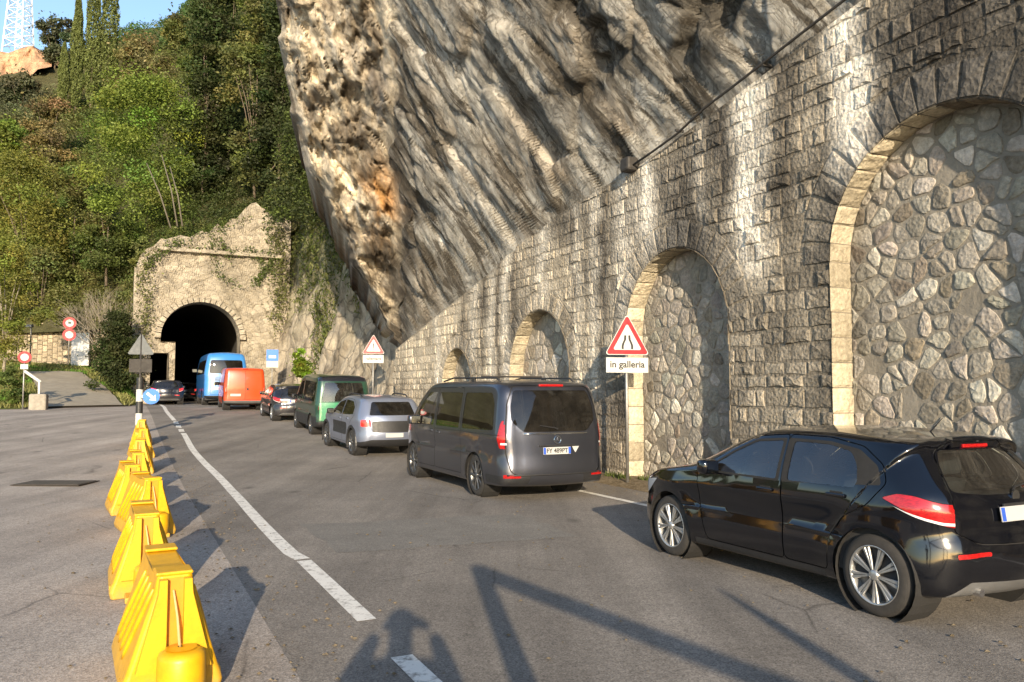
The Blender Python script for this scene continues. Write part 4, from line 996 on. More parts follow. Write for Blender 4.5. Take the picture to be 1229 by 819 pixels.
# grass on the banks
def grass(name, label, pts, hgt, colr, sz=.05):
    n = len(pts); d = rng.normal(0, .35, (n, 3)); d[:, 2] = 1; d /= np.linalg.norm(d, axis=1)[:, None]; hh = hgt * rng.uniform(.5, 1.4, (n, 1))
    e = rng.normal(0, 1, (n, 3)); e[:, 2] = 0; e /= np.linalg.norm(e, axis=1)[:, None]; e *= sz * .5
    V = np.stack([pts - e, pts + e, pts + d * hh], 1).reshape(-1, 3); F = np.arange(3 * n).reshape(n, 3)
    c = np.broadcast_to(colr, (n, 3)) * rng.uniform(.6, 1.4, (n, 1))
    return tag(mesh(name, V, F, M['leaf'], colors=np.repeat(c, 3, 0)), label, 'grass', kind='stuff')
n = 26000; L_ = rng.uniform(-14, .6, n); u = rng.random(n) ** 1.2 * 21; s_ = edge_s(L_) + .3 + u
tt = np.clip((s_ - edge_s(L_)) / 15.5, 0, 1); onpath = (L_ > -3.4 - 2.1 * tt) & (L_ < .05 - 2.6 * tt + .3 * np.sin(tt * 3)) & (s_ - edge_s(L_) < 15.4)
L_, s_ = L_[~onpath], s_[~onpath]
pts = np.stack([L_ * CA - s_ * SA, L_ * SA + s_ * CA, bank_z(L_, s_)], -1)
grass('bank_grass', 'patchy green and straw coloured grass on the bank beside the path', pts, .22, np.where(vnoise(pts * .5)[:, None] < .45, [[.10, .19, .03]], [[.20, .20, .07]]), .07)
n = 9000; s_ = rng.uniform(2, 30, n); L_ = 8.75 + np.abs(rng.normal(0, .16, n)) * -1 + .15; keep = vnoise(np.stack([s_ * 1.6, L_ * 3, s_ * 0], -1)) > .58; s_, L_ = s_[keep], L_[keep]
pts = np.stack([L_ * CA - s_ * SA, L_ * SA + s_ * CA, zg(s_) + .05], -1)
grass('verge_weeds', 'small weeds growing at the foot of the stone wall', pts, .12, [[.11, .14, .04]], .03)

# ------------------------------------------------------------ low stone wall behind the path, white panel
sw = thing('garden_wall', 'sunlit low stone wall behind the path at the foot of the hill', 'wall', (0, 0, 0))
V = []; F = []; C = []
for ix in range(30):
    zt = 6.15 + .35 * math.sin(ix * .5)
    z = 2.6; 
    while z < zt:
        hh = rng.uniform(.3, .5); x = -39 + ix * .36; wdt = .34
        Pp = [(x, z), (x + wdt, z), (x + wdt, z + hh - .03), (x, z + hh - .03)]
        v, f = stone(Pp, 0, .06, gap=.01); b = len(V)
        V += [(q[1] + rng.normal(0, .004), 56 + .32 * (q[1] + 30) * 0 + q[0], q[2]) for q in v]; F += [tuple(i + b for i in ff) for ff in f]
        C += [np.array([.40, .33, .23]) * rng.uniform(.65, 1.2)] * len(v); z += hh
tag(mesh('stone_courses', V, F, M['wall_stone'], sw, colors=np.array(C)), kind='stuff')
MB().box(-39.2, -28.2, 56.02, 56.5, 2, 6.3).build('backing', M['mortar'], sw)
wp = thing('white_gate_panel', 'plain white panel standing against the low stone wall right of the round signs', 'panel', tuple(PY(96, 434, 55.4)))
MB().box(-.62, .62, -.05, .05, -.3, 2.0, .02).build('panel', M['white_render'], wp)
MB().box(-.7, .7, -.08, .08, 2.0, 2.12, .02).build('cap', M['concrete'], wp)

# ------------------------------------------------------------ pylon on the skyline
p0 = PY(22, 62, 150.); py_ = thing('lattice_pylon', 'white lattice pylon on the skyline at the upper left', 'pylon', tuple(p0))
def half(z): return 1.75 * (1 - z / 34) + .25
lg = MB()
for sx, sy in ((1, 1), (1, -1), (-1, 1), (-1, -1)):
    MB().tube([(sx * half(0), sy * half(0), -2), (sx * half(26), sy * half(26), 26)], .13, 5).build('leg', M['pylon_paint'], py_)
    MB().box(sx * half(0) - .35, sx * half(0) + .35, sy * half(0) - .35, sy * half(0) + .35, -2.4, -1.4).build('footing', M['concrete'], py_)
for k in range(13):
    z0, z1 = k * 2, k * 2 + 2; a0, a1 = half(z0), half(z1); br = MB()
    for q in (-1, 1):
        br.tube([(-a0, q * a0, z0), (a1, q * a1, z1)], .07, 4).tube([(a0, q * a0, z0), (-a1, q * a1, z1)], .07, 4)
        br.tube([(q * a0, -a0, z0), (q * a1, a1, z1)], .07, 4).tube([(q * a0, a0, z0), (q * a1, -a1, z1)], .07, 4)
        br.tube([(-a1, q * a1, z1), (a1, q * a1, z1)], .06, 4).tube([(q * a1, -a1, z1), (q * a1, a1, z1)], .06, 4)
    br.build('bracing', M['pylon_paint'], py_)

# ------------------------------------------------------------ traffic signs
def tri(r, cz=0): return [(r * math.cos(a), cz + r * math.sin(a)) for a in (R(90), R(210), R(330))]
def rtri(side, rad, n=5):            # rounded triangle in (x,z), centred
    h = side / math.sqrt(3); out = []
    for a in (90, 210, 330):
        cx, cz = (h - 2 * rad) * math.cos(R(a)), (h - 2 * rad) * math.sin(R(a))
        for k in range(n + 1): b = R(a - 60 + 120 * k / n); out.append((cx + rad * math.cos(b), cz + rad * math.sin(b)))
    return out
def sign_face(t, name, poly, y0, y1, mat): return MB().prism(poly, y0, y1, 'y').build(name, mat, t)
def warning_sign(label, L, s, face, side, zc, panel=None, h=None, mark='narrow', cat='sign'):
    t = thing('warning_sign', label, cat, tuple(W(L, s, float(zg(s)))), face)
    MB().tube([(0, .04, -.2), (0, .04, zc + side * .45)], .032, 12).build('pole', M['galvanised'], t, True)
    hgt = side * .866; c = zc + 0
    def tr_(sd, y0, y1, nm, mt): return sign_face(t, nm, [(x, z + c) for x, z in rtri(sd, sd * .045)], y0, y1, M[mt])
    tr_(side, -.004, .004, 'plate', 'sign_back'); tr_(side * .995, -.0075, -.0045, 'white_rim', 'sign_white'); tr_(side * .95, -.0105, -.008, 'red_border', 'sign_red'); tr_(side * .64, -.0135, -.011, 'white_field', 'sign_white')
    u = side
    if mark == 'narrow':
        for sx in (-1, 1):
            path = [(sx * .105, -.17), (sx * .105, -.10), (sx * .085, -.04), (sx * .05, .03), (sx * .045, .12)]
            q = [(x * u - .024 * u, c + z * u) for x, z in path] + [(x * u + .024 * u, c + z * u) for x, z in reversed(path)]
            sign_face(t, 'narrowing_symbol', q, -.016, -.014, M['sign_black'])
    else:
        sign_face(t, 'exclamation_bar', [(-.028 * u, c + .17 * u), (-.014 * u, c - .06 * u), (.014 * u, c - .06 * u), (.028 * u, c + .17 * u)], -.016, -.014, M['sign_black'])
        sign_face(t, 'exclamation_dot', [(.02 * u * math.cos(a), c - .115 * u + .02 * u * math.sin(a)) for a in np.linspace(0, 6.28, 11)[:-1]], -.016, -.014, M['sign_black'])
    z1 = c - side * .289 - .05
    if panel:
        wpn, hp, txt = panel
        MB().box(-wpn / 2, wpn / 2, -.004, .004, z1 - hp, z1).build('text_panel', M['sign_white'], t)
        text_mesh(txt, hp * .62 if mark == 'narrow' else hp * .5, M['sign_black'], t, (0, -.0062, z1 - hp * .47), (R(90), 0, 0), 'lettering', .001, xs=1.05)
    for z in (c, z1 - .1): MB().box(-.06, .06, .0045, .075, z - .02, z + .02, .004).build('clamp', M['galvanised'], t)
    return t
warning_sign('road narrows warning sign with in galleria panel between grey van and black car', 8.42, 12.35, R(14), .90, 2.68, (.84, .28, 'in galleria'))
warning_sign('warning sign with exclamation mark and text panel near the far end of the wall', 8.75, 30.4, R(14), .90, 2.98, (.80, .30, 'rallentare'), mark='bang')
def disc(r, c=0, n=32): return [(r * math.cos(2 * math.pi * k / n), c + r * math.sin(2 * math.pi * k / n)) for k in range(n)]
# striped post with the blue keep-right disc and the back of a warning triangle
zt = float(zg(27.6)); sp = thing('traffic_post', 'black and white striped post with blue arrow disc, behind the last yellow barrier', 'signpost', tuple(W(.42, 28.0, zt - .35)), R(24))
MB().tube([(0, 0, 0), (0, 0, 3.55)], .03, 12).build('pole', M['steel_dark'], sp, True)
for k in range(5): MB().lathe([(.25 + k * .38, .0), (.25 + k * .38, .105), (.63 + k * .38, .105), (.63 + k * .38, .0)], 16, 'z').build('sleeve', M['sign_black' if k % 2 == 0 else 'sign_white'], sp)
sign_face(sp, 'triangle_back', [(x, z + 3.12) for x, z in rtri(.8, .04)], -.02, -.012, M['sign_back'])
MB().box(-.33, .33, -.02, -.012, 2.32, 2.74).build('panel_back', M['steel_dark'], sp)
MB().prism(disc(.25, 1.55), -.16, -.15, 'y').build('blue_disc', M['sign_blue'], sp).location = (.34, 0, 0)
MB().prism([(.24, 1.69), (.40, 1.55), (.46, 1.61), (.48, 1.41), (.28, 1.43), (.34, 1.49), (.18, 1.63)], -.165, -.161, 'y').build('arrow', M['sign_white'], sp)
MB().box(0, .4, -.15, -.12, 1.5, 1.6).build('bracket', M['galvanised'], sp)
def round_sign(name, label, base, rz, zs, r, kinds, extra=None, hp=None):
    t = thing(name, label, 'sign', base, rz); MB().tube([(0, .03, -.3), (0, .03, hp or max(zs) + r)], .035, 10).build('pole', M['galvanised'], t, True)
    for z, kd in zip(zs, kinds):
        sign_face(t, 'plate', disc(r, z), -.004, .004, M['sign_red']); sign_face(t, 'white_field', disc(r * .6, z), -.008, -.005, M['sign_white'])
        if kd == 'mark': MB().box(-.08, .08, -.012, -.009, z - .05, z + .07, 0).build('symbol', M['sign_black'], t)
    return t
b0 = PY(82, 432, 49.); round_sign('round_sign', 'two round red bordered signs stacked on one pole by the stone wall', tuple(b0), R(28), [1.55, 2.28], .37, ['', 'mark'])
b1 = PY(27, 493, 36.); rs = round_sign('round_sign', 'single round red bordered sign with small white plate at the left lay-by edge', tuple(b1), R(30), [2.42], .27, [''])
MB().box(-.15, .15, -.004, .004, 1.88, 2.1).build('small_plate', M['sign_white'], rs)
ls = thing('street_light', 'small bent street light beside the left tree above the path', 'lamp', tuple(PY(36, 432, 50.)), 0)
MB().tube([(0, 0, -.3), (0, 0, 2.0), (-.1, -.1, 2.15)], .05, 8).build('pole', M['galvanised'], ls, True); MB().box(-.5, .12, -.2, .1, 2.05, 2.22, .04).build('head', M['sign_back'], ls)
bb = thing('concrete_block', 'rough pale concrete block with slanted barrier arm at the lay-by edge', 'block', tuple(PY(46, 492, 36.)), R(20))
MB().box(-.35, .35, -.3, .3, -.2, .72, .08).build('block', M['concrete'], bb); MB().box(-.04, .04, -.04, .04, .6, 1.3).build('post', M['galvanised'], bb)
MB().tube([(.05, 0, 1.25), (-.6, 0, 1.75)], .07, 8).build('arm', M['sign_white'], bb)
# blue sign by the portal
b2 = W(7.6, 47.2, 1.0); bl_ = thing('blue_sign', 'small square blue sign with white lower plate right of the tunnel mouth', 'sign', tuple(b2), R(20))
MB().tube([(0, .03, -.2), (0, .03, 3.1)], .035, 8).build('pole', M['galvanised'], bl_, True)
MB().box(-.33, .33, -.01, .0, 2.5, 3.15).build('plate', M['sign_blue'], bl_); MB().box(-.2, .2, -.014, -.011, 2.66, 2.82).build('pictogram', M['sign_white'], bl_); MB().box(-.33, .33, -.01, .0, 2.12, 2.47).build('lower_plate', M['sign_white'], bl_)

# ------------------------------------------------------------ yellow barriers
def barrier():
    t = thing('road_barrier', '', 'barrier')
    bm = bmesh.new(); LEN = 1.0
    prof = [(.275, 0), (.275, .07), (.25, .13), (.11, .58), (.095, .68)]
    ys = [0, .02, .5, .98, 1.0]
    zs_ = [0, .05, .10, .14, .17, .3, .45, .58, .63, .66, .68]
    ringv = []
    for y in ys:
        row = []; e = .02 if y in (0, 1.0) else 0
        for sgn in (1, -1):
            for z in (zs_ if sgn > 0 else zs_[::-1]):
                x = np.interp(z, [p[1] for p in prof], [p[0] for p in prof]) - e
                # slanting ribs pressed into the side
                if z == 0: x -= .012
                row.append(bm.verts.new((sgn * x, y, z if z < .68 else (.68 - (.03 if (.42 < y < .58) else 0)))))
        ringv.append(row)
    m = len(ringv[0])
    for i in range(len(ys) - 1):
        for k in range(m): bm.faces.new((ringv[i][k], ringv[i][(k + 1) % m], ringv[i + 1][(k + 1) % m], ringv[i + 1][k]))
    bm.faces.new(ringv[0][::-1]); bm.faces.new(ringv[-1])
    # slot in the near end: push the centre of the end face in
    bmesh.ops.recalc_face_normals(bm, faces=bm.faces)
    me = bpy.data.meshes.new('body'); bm.to_mesh(me); bm.free(); me.materials.append(M['yellow_plastic']); body = link(bpy.data.objects.new('body', me), t)
    bv = body.modifiers.new('b', 'BEVEL'); bv.width = .022; bv.segments = 3; bv.limit_method = 'ANGLE'; bv.angle_limit = R(40)
    # end frame: two uprights standing proud with the dark slot between them
    for sx in (-1, 1):
        MB().prism([(sx * .045, .16), (sx * .20, .16), (sx * .092, .58), (sx * .085, .665), (sx * .045, .665)] if sx > 0 else [(sx * .045, .665), (sx * .085, .665), (sx * .092, .58), (sx * .20, .16), (sx * .045, .16)], -.055, .0, 'y').build('end_rib', M['yellow_plastic'], t)
    MB().box(-.045, .045, -.004, .006, .16, .665).build('slot', M['amber_plastic'], t)
    MB().tube([(-.01, -.02, .60), (.012, -.05, .45), (.03, -.075, .24)], [.006, .007, .010], 8).build('rope_handle', M['rope'], t, True)
    # rounded coupling drum at the foot of the end
    dr = MB(); dr.lathe([(.03, .001), (.03, .11), (.045, .125), (.13, .13), (.25, .128), (.275, .12), (.29, .09), (.29, .001)], 26, 'z', (.03, -.12, 0)); shade(dr.build('coupling', M['yellow_plastic'], t))
    MB().lathe([(.288, .02), (.296, .085), (.302, .02)], 18, 'z', (.03, -.10, 0)).build('coupling_rim', M['yellow_plastic'], t)
    MB().box(-.16, .16, -.20, .02, .0, .05, .01).build('foot_plate', M['yellow_plastic'], t)
    for sx in (-1, 1):
        for y0 in (.06, .24, .42, .60):
            pts = [(sx * (float(np.interp(z, [p[1] for p in prof], [p[0] for p in prof])) + .001), y0 + (.60 - z) * .62, z) for z in (.60, .5, .4, .3, .2, .15)]
            MB().tube(pts, [.008, .017, .019, .019, .017, .008], 8).build('side_rib', M['yellow_plastic'], t, True)
    # top collar and carrying lugs
    MB().box(-.10, .10, .02, .20, .675, .695, .008).build('top_lug', M['yellow_plastic'], t); MB().box(-.10, .10, .80, .98, .675, .695, .008).build('top_lug', M['yellow_plastic'], t)
    for sx in (-1, 1): MB().box(sx * .255 - .02, sx * .255 + .02, .08, .16, .03, .10, .01).build('fork_slot', M['yellow_plastic'], t)
    shade(MB().lathe([(1.0, .001), (1.0, .04), (1.03, .045), (1.05, .03), (1.05, .001)], 14, 'y', (0.02, 0, .56)).build('reflector', M['orange_reflector'], t))
    MB().box(-.06, .06, .99, 1.09, .12, .66, .02).build('male_coupling', M['yellow_plastic'], t)
    return t
def copy_tree(o, parent=None):
    c = o.copy(); col.objects.link(c); c.parent = parent
    for ch in [x for x in o.children]: copy_tree(ch, c)
    return c
b0 = barrier()
BL = [(.29, 5.02, 3.0, 'nearest yellow plastic barrier at the bottom left, its rounded coupling facing the camera'), (.20, 7.5, 1.5, 'second nearest yellow barrier, right behind the nearest one'), (.34, 10.55, 9, 'third nearest yellow barrier, turned so that its right foot sticks out'),
      (.13, 12.5, 5, 'fourth nearest yellow barrier, overlapped by the turned third one'), (.24, 14.9, 3, 'yellow barrier in the middle of the row, between the fourth and the three farthest'), (.30, 17.8, -2, 'third farthest yellow barrier of the row'),
      (.42, 20.9, 4, 'second farthest yellow barrier, just before the one at the striped post'), (.42, 24.0, -3, 'farthest yellow barrier, right in front of the black and white striped post')]
for i_, (L, s, dr_, lab) in enumerate(BL):
    o = b0 if i_ == 0 else copy_tree(b0)
    if i_ in (1, 4): 
        pass
    o.location = W(L, s, float(zg(s)) + .004); o.rotation_euler = (0, 0, ROAD + R(dr_)); o['label'] = lab; o['group'] = 'yellow barriers along the lay-by'

# ------------------------------------------------------------ behind the camera: the photographer and the steel height gate (their shadows fall on the road)
per = thing('person', 'photographer in a dark shirt holding up a phone with both hands, seen by his shadow', 'person', (-.0, 0, 0))
def skinned(name, joints, edges, mat, sub=2):
    me = bpy.data.meshes.new(name); me.from_pydata([j[0] for j in joints], edges, []); o = link(bpy.data.objects.new(name, me), per)
    sk = o.modifiers.new('s', 'SKIN'); ly = me.skin_vertices[0] if me.skin_vertices else None
    if ly is None:
        bpy.context.view_layer.objects.active = o; ly = me.skin_vertices[0]
    for v, j in zip(ly.data, joints): v.radius = (j[1], j[1]) if not hasattr(j[1], '__len__') else j[1]
    ly.data[0].use_root = True
    sb = o.modifiers.new('u', 'SUBSURF'); sb.levels = sub; sb.render_levels = sub; me.materials.append(mat); return o
yb = -.40
J = [((0, yb, .98), .17), ((0, yb, 1.22), .17), ((0, yb + .01, 1.45), .18), ((0, yb + .03, 1.57), .085), ((0, yb + .05, 1.68), .095), ((0, yb + .06, 1.79), .095),
     ((-.21, yb + .02, 1.50), .095), ((-.33, yb + .12, 1.40), .08), ((-.20, yb + .30, 1.66), .05), ((.21, yb + .02, 1.50), .095), ((.33, yb + .12, 1.40), .08), ((.20, yb + .30, 1.66), .05),
     ((-.11, yb, .88), .11), ((-.13, yb + .03, .48), .07), ((-.14, yb - .02, .10), .045), ((-.15, yb + .16, .04), .04), ((.11, yb, .88), .11), ((.13, yb + .03, .48), .07), ((.14, yb - .02, .10), .045), ((.15, yb + .16, .04), .04)]
E_ = [(0, 1), (1, 2), (2, 3), (3, 4), (4, 5), (2, 6), (6, 7), (7, 8), (2, 9), (9, 10), (10, 11), (0, 12), (12, 13), (13, 14), (14, 15), (0, 16), (16, 17), (17, 18), (18, 19)]
skinned('body', J, E_, M['shirt'])
for sx in (-1, 1):
    hj = [((sx * .18, yb + .315, 1.68), .032), ((sx * .135, yb + .335, 1.72), .035)]; he = [(0, 1)]
    for k in range(4):
        b = len(hj); hj += [((sx * (.115 - .004 * k), yb + .335, 1.70 + .018 * k), .010), ((sx * .085, yb + .352, 1.70 + .018 * k), .009), ((sx * .06, yb + .35, 1.70 + .018 * k), .008)]; he += [(1, b), (b, b + 1), (b + 1, b + 2)]
    b = len(hj); hj += [((sx * .10, yb + .32, 1.69), .011), ((sx * .07, yb + .33, 1.695), .010)]; he += [(1, b), (b, b + 1)]
    skinned('hand', hj, he, M['skin'], 1)
hd = MB(); hd.lathe([(1.70, .02), (1.74, .09), (1.80, .115), (1.86, .10), (1.895, .05), (1.90, .001)], 18, 'z', (0, yb + .06, 0)); shade(hd.build('hair', M['hair'], per))
ph = thing('phone', 'flat dark phone held up in both hands of the photographer', 'phone', (0, -.034, EYE)); MB().box(-.075, .075, -.004, .004, -.055, .02, .003).build('case', M['black_plastic'], ph)
k_ = 1 / math.tan(SUN_EL); sdx, sdy = -math.sin(SUN_AZ) * k_, math.cos(SUN_AZ) * k_
def caster(px, py, h):              # the point at height h whose shadow falls on the road where this direction meets it
    r = ray(px, py); t_ = -EYE / r[2]; return np.array([r[0] * t_ - sdx * h, r[1] * t_ - sdy * h, h])
HG = 2.3; top_ = caster(576, 686, HG); far_ = caster(926, 819, HG); dv = (far_ - top_) / np.linalg.norm(far_ - top_)
gate = thing('height_gate', 'steel height restriction gate whose bent shadow crosses the road', 'gate', (0, 0, 0))
MB().box(top_[0] - .075, top_[0] + .075, top_[1] - .075, top_[1] + .075, -.1, HG + .06, .01).build('post', M['steel_dark'], gate)
e_ = top_ + dv * 6.5; MB().tube([top_, e_], .085, 8).build('beam', M['steel_dark'], gate); MB().box(e_[0] - .08, e_[0] + .08, e_[1] - .08, e_[1] + .08, -.1, HG + .06, .01).build('post', M['steel_dark'], gate)
sp_ = caster(860, 705, 2.9); st_ = thing('wooden_stake', 'single pointed wooden pole whose shadow falls beside the black car', 'pole', (sp_[0], sp_[1], 0))
MB().tube([(0, 0, -.1), (0, 0, 2.2), (0, 0, 2.6), (0, 0, 2.9)], [.09, .08, .06, .012], 10).build('shaft', M['bark'], st_, True)
# ------------------------------------------------------------ vehicles
def catmull(P, n, closed=True):
    P = np.array(P, float); m = len(P); out = []
    L = [np.hypot(*(P[(i + 1) % m] - P[i])) for i in range(m)]; tot = sum(L)
    for i in range(m):
        p0, p1, p2, p3 = P[i - 1], P[i], P[(i + 1) % m], P[(i + 2) % m]
        k = max(2, int(round(n * L[i] / tot)))
        d1 = (p2 - p0); d2 = (p3 - p1); l = L[i]
        a = min(l, np.hypot(*d1) * .5) / (np.hypot(*d1) + 1e-9); b = min(l, np.hypot(*d2) * .5) / (np.hypot(*d2) + 1e-9)
        for t in np.arange(k) / k:
            h = (2 * t**3 - 3 * t**2 + 1) * p1 + (t**3 - 2 * t**2 + t) * d1 * a + (-2 * t**3 + 3 * t**2) * p2 + (t**3 - t**2) * d2 * b
            out.append(h)
    return np.array(out)
def inpoly(x, y, P):
    c = False; n = len(P)
    for i in range(n):
        x1, y1 = P[i]; x2, y2 = P[i - 1]
        if (y1 > y) != (y2 > y) and x < (x2 - x1) * (y - y1) / (y2 - y1) + x1: c = not c
    return c
def offset(P, d):                    # positive: outwards
    n = len(P); A = sum(P[i][0] * P[(i + 1) % n][1] - P[(i + 1) % n][0] * P[i][1] for i in range(n)); sg = 1 if A > 0 else -1; out = []
    for i in range(n):
        p0, p, p1 = np.array(P[i - 1]), np.array(P[i]), np.array(P[(i + 1) % n])
        a = (p - p0) / (np.linalg.norm(p - p0) + 1e-9); b = (p1 - p) / (np.linalg.norm(p1 - p) + 1e-9)
        na, nb = np.array([a[1], -a[0]]) * sg, np.array([b[1], -b[0]]) * sg; m = na + nb; m /= max(.5, np.dot(m, m) / 2) ; out.append(tuple(p + m * d))
    return out
def rounded(P, r, n=3):
    out = []; m = len(P)
    for i in range(m):
        p0, p, p1 = np.array(P[i - 1], float), np.array(P[i], float), np.array(P[(i + 1) % m], float)
        a, b = p0 - p, p1 - p; la, lb = np.linalg.norm(a), np.linalg.norm(b); k = min(r, la * .45, lb * .45)
        q0, q1 = p + a / la * k, p + b / lb * k
        for t in np.linspace(0, 1, n + 1): out.append(tuple((1 - t)**2 * q0 + 2 * t * (1 - t) * p + t * t * q1))
    return out
def shell(sp):
    O = catmull(sp['outline'], sp.get('res', 170)); n = len(O); w0 = sp['width'] / 2
    y0, y1 = O[:, 0].min(), O[:, 0].max(); ln = y1 - y0
    T = np.roll(O, -1, 0) - np.roll(O, 1, 0); T /= np.linalg.norm(T, axis=1)[:, None] + 1e-9; ny = np.abs(T[:, 1])
    sa, sb, sz = y0 + .32 * ln * .6, y1 - .32 * ln * .6, sp.get('spine', .58)
    Q = np.stack([sa + (O[:, 0] - y0) / ln * (sb - sa), np.full(n, sz)], 1); Dv = Q - O; DL = np.linalg.norm(Dv, axis=1); Dv /= DL[:, None]
    rr = sp.get('r', .08) + sp.get('rend', .16) * ny ** 2; rr = np.where(O[:, 1] < .28, .05, rr)
    for _ in range(6): rr = (np.roll(rr, 1) + rr + np.roll(rr, -1)) / 3
    def half(y, z):
        h = np.full_like(y, w0)
        zb = sp['belt']; h = h - sp['tumble'] * np.clip(z - zb, 0, None) ** 1.15
        f = np.clip((y - (y1 - sp.get('noset', 1.0))) / sp.get('noset', 1.0), 0, 1); h = h - sp.get('nose', .16) * f ** 2.2
        f = np.clip(((y0 + sp.get('tailt', .7)) - y) / sp.get('tailt', .7), 0, 1); h = h - sp.get('tail', .07) * f ** 2
        h = h - .05 * np.clip((.50 - z) / .3, 0, 1) ** 2
        h = h + sp.get('crease', .012) * np.exp(-((z - (zb - .10 - .02 * y)) / .05) ** 2) - .012 * np.exp(-((z - (zb - .34)) / .10) ** 2)
        for yw in (0, sp['wb']):
            d = np.hypot(y - yw, z - sp['wr']); h = h + sp.get('flare', .02) * np.exp(-np.clip(d - sp['wr'] - .05, 0, None) ** 2 / .02)
        return h
    fr = [0, .02, .08, .18, .33, .55, .8, 1.0]; rings = []
    def W_(p, d, r): return half(p[:, 0], p[:, 1]) - r * (1 - np.sqrt(np.clip(1 - (1 - np.clip(d / r, 0, 1)) ** 2, 0, 1)))
    for f in fr:
        d = rr * f; P = O + Dv * d[:, None]; rings.append(np.column_stack([W_(P, d, rr), P]))
    P8 = O + Dv * rr[:, None]
    for f in np.linspace(0, 1, 11)[1:]:
        P = P8 + (Q - P8) * (f * .985); rings.append(np.column_stack([half(P[:, 0], P[:, 1]), P]))
    m = len(rings); V = []; F = []
    for sgn in (1, -1):
        for r_ in rings: V += [(sgn * a, b, c) for a, b, c in r_]
    for side in (0, 1):
        o = side * m * n
        for k in range(m - 1):
            for i in range(n):
                j = (i + 1) % n; q = (o + k * n + i, o + k * n + j, o + (k + 1) * n + j, o + (k + 1) * n + i); F.append(q if side else q[::-1])
        F.append(tuple(o + (m - 1) * n + i for i in range(n)))
    # crossing strip with crown
    S = 12; Nrm = np.column_stack([T[:, 1], -T[:, 0]]); cen = O.mean(0)
    Nrm *= np.sign(((O - cen) * Nrm).sum(1))[:, None]
    bul = sp.get('crown', .03) + sp.get('endcrown', .06) * ny ** 2; bul = np.where(O[:, 1] < .28, 0, bul)
    for _ in range(5): bul = (np.roll(bul, 1) + bul + np.roll(bul, -1)) / 3
    base = len(V); half0 = rings[0][:, 0]
    for k in range(1, S):
        u = -1 + 2 * k / S
        for i in range(n): p = O[i] + Nrm[i] * bul[i] * (1 - u * u); V.append((-u * half0[i], p[0], p[1]))
    def idx(k, i):
        if k == 0: return i
        if k == S: return m * n + i
        return base + (k - 1) * n + i
    for k in range(S):
        for i in range(n): j = (i + 1) % n; F.append((idx(k, i), idx(k, j), idx(k + 1, j), idx(k + 1, i)))
    bm = bmesh.new(); vs = [bm.verts.new(v) for v in V]
    for f in F:
        try: bm.faces.new([vs[i] for i in f])
        except ValueError: pass
    bmesh.ops.triangulate(bm, faces=[f for f in bm.faces if len(f.verts) > 4])
    bmesh.ops.recalc_face_normals(bm, faces=bm.faces); bm.normal_update()
    return bm
AX = {'side': (1, 2, 0), 'end': (0, 2, 1), 'top': (0, 1, 2)}
def imprint(bm, poly, proj, test):
    a, b, c = AX[proj]; n = len(poly)
    px0, px1 = min(p[0] for p in poly) - .02, max(p[0] for p in poly) + .02; pz0, pz1 = min(p[1] for p in poly) - .02, max(p[1] for p in poly) + .02
    near = {v for v in bm.verts if px0 < v.co[a] < px1 and pz0 < v.co[b] < pz1}
    cand = [f for f in {f for v in near for f in v.link_faces} if test(f)]
    cs = set(cand)
    for i in range(n):
        p, q = poly[i], poly[(i + 1) % n]; dx, dz = q[0] - p[0], q[1] - p[1]
        if math.hypot(dx, dz) < 1e-4: continue
        co = [0, 0, 0]; no = [0, 0, 0]; co[a], co[b] = p; no[a], no[b] = dz, -dx
        x0, x1 = min(p[0], q[0]) - .004, max(p[0], q[0]) + .004; z0, z1 = min(p[1], q[1]) - .004, max(p[1], q[1]) + .004
        cs = {f for f in cs if f.is_valid}
        sub = []
        side = {}
        for v in {v for f in cs for v in f.verts}:
            u, w_ = v.co[a], v.co[b]; side[v] = ((u - p[0]) * dz - (w_ - p[1]) * dx, u, w_)
        for f in cs:
            q4 = [side[v] for v in f.verts]; d4 = [t[0] for t in q4]
            if min(d4) < 0 < max(d4):
                if max(t[1] for t in q4) >= x0 and min(t[1] for t in q4) <= x1 and max(t[2] for t in q4) >= z0 and min(t[2] for t in q4) <= z1: sub.append(f)
        if not sub: continue
        ed = {e for f in sub for e in f.edges}
        r = bmesh.ops.bisect_plane(bm, geom=sub + list(ed), plane_co=co, plane_no=no, dist=1e-5)
        for g in r['geom']:
            if isinstance(g, bmesh.types.BMFace): cs.add(g)
            elif isinstance(g, bmesh.types.BMEdge):
                for f in g.link_faces: cs.add(f)
    return {f for f in cs if f.is_valid}
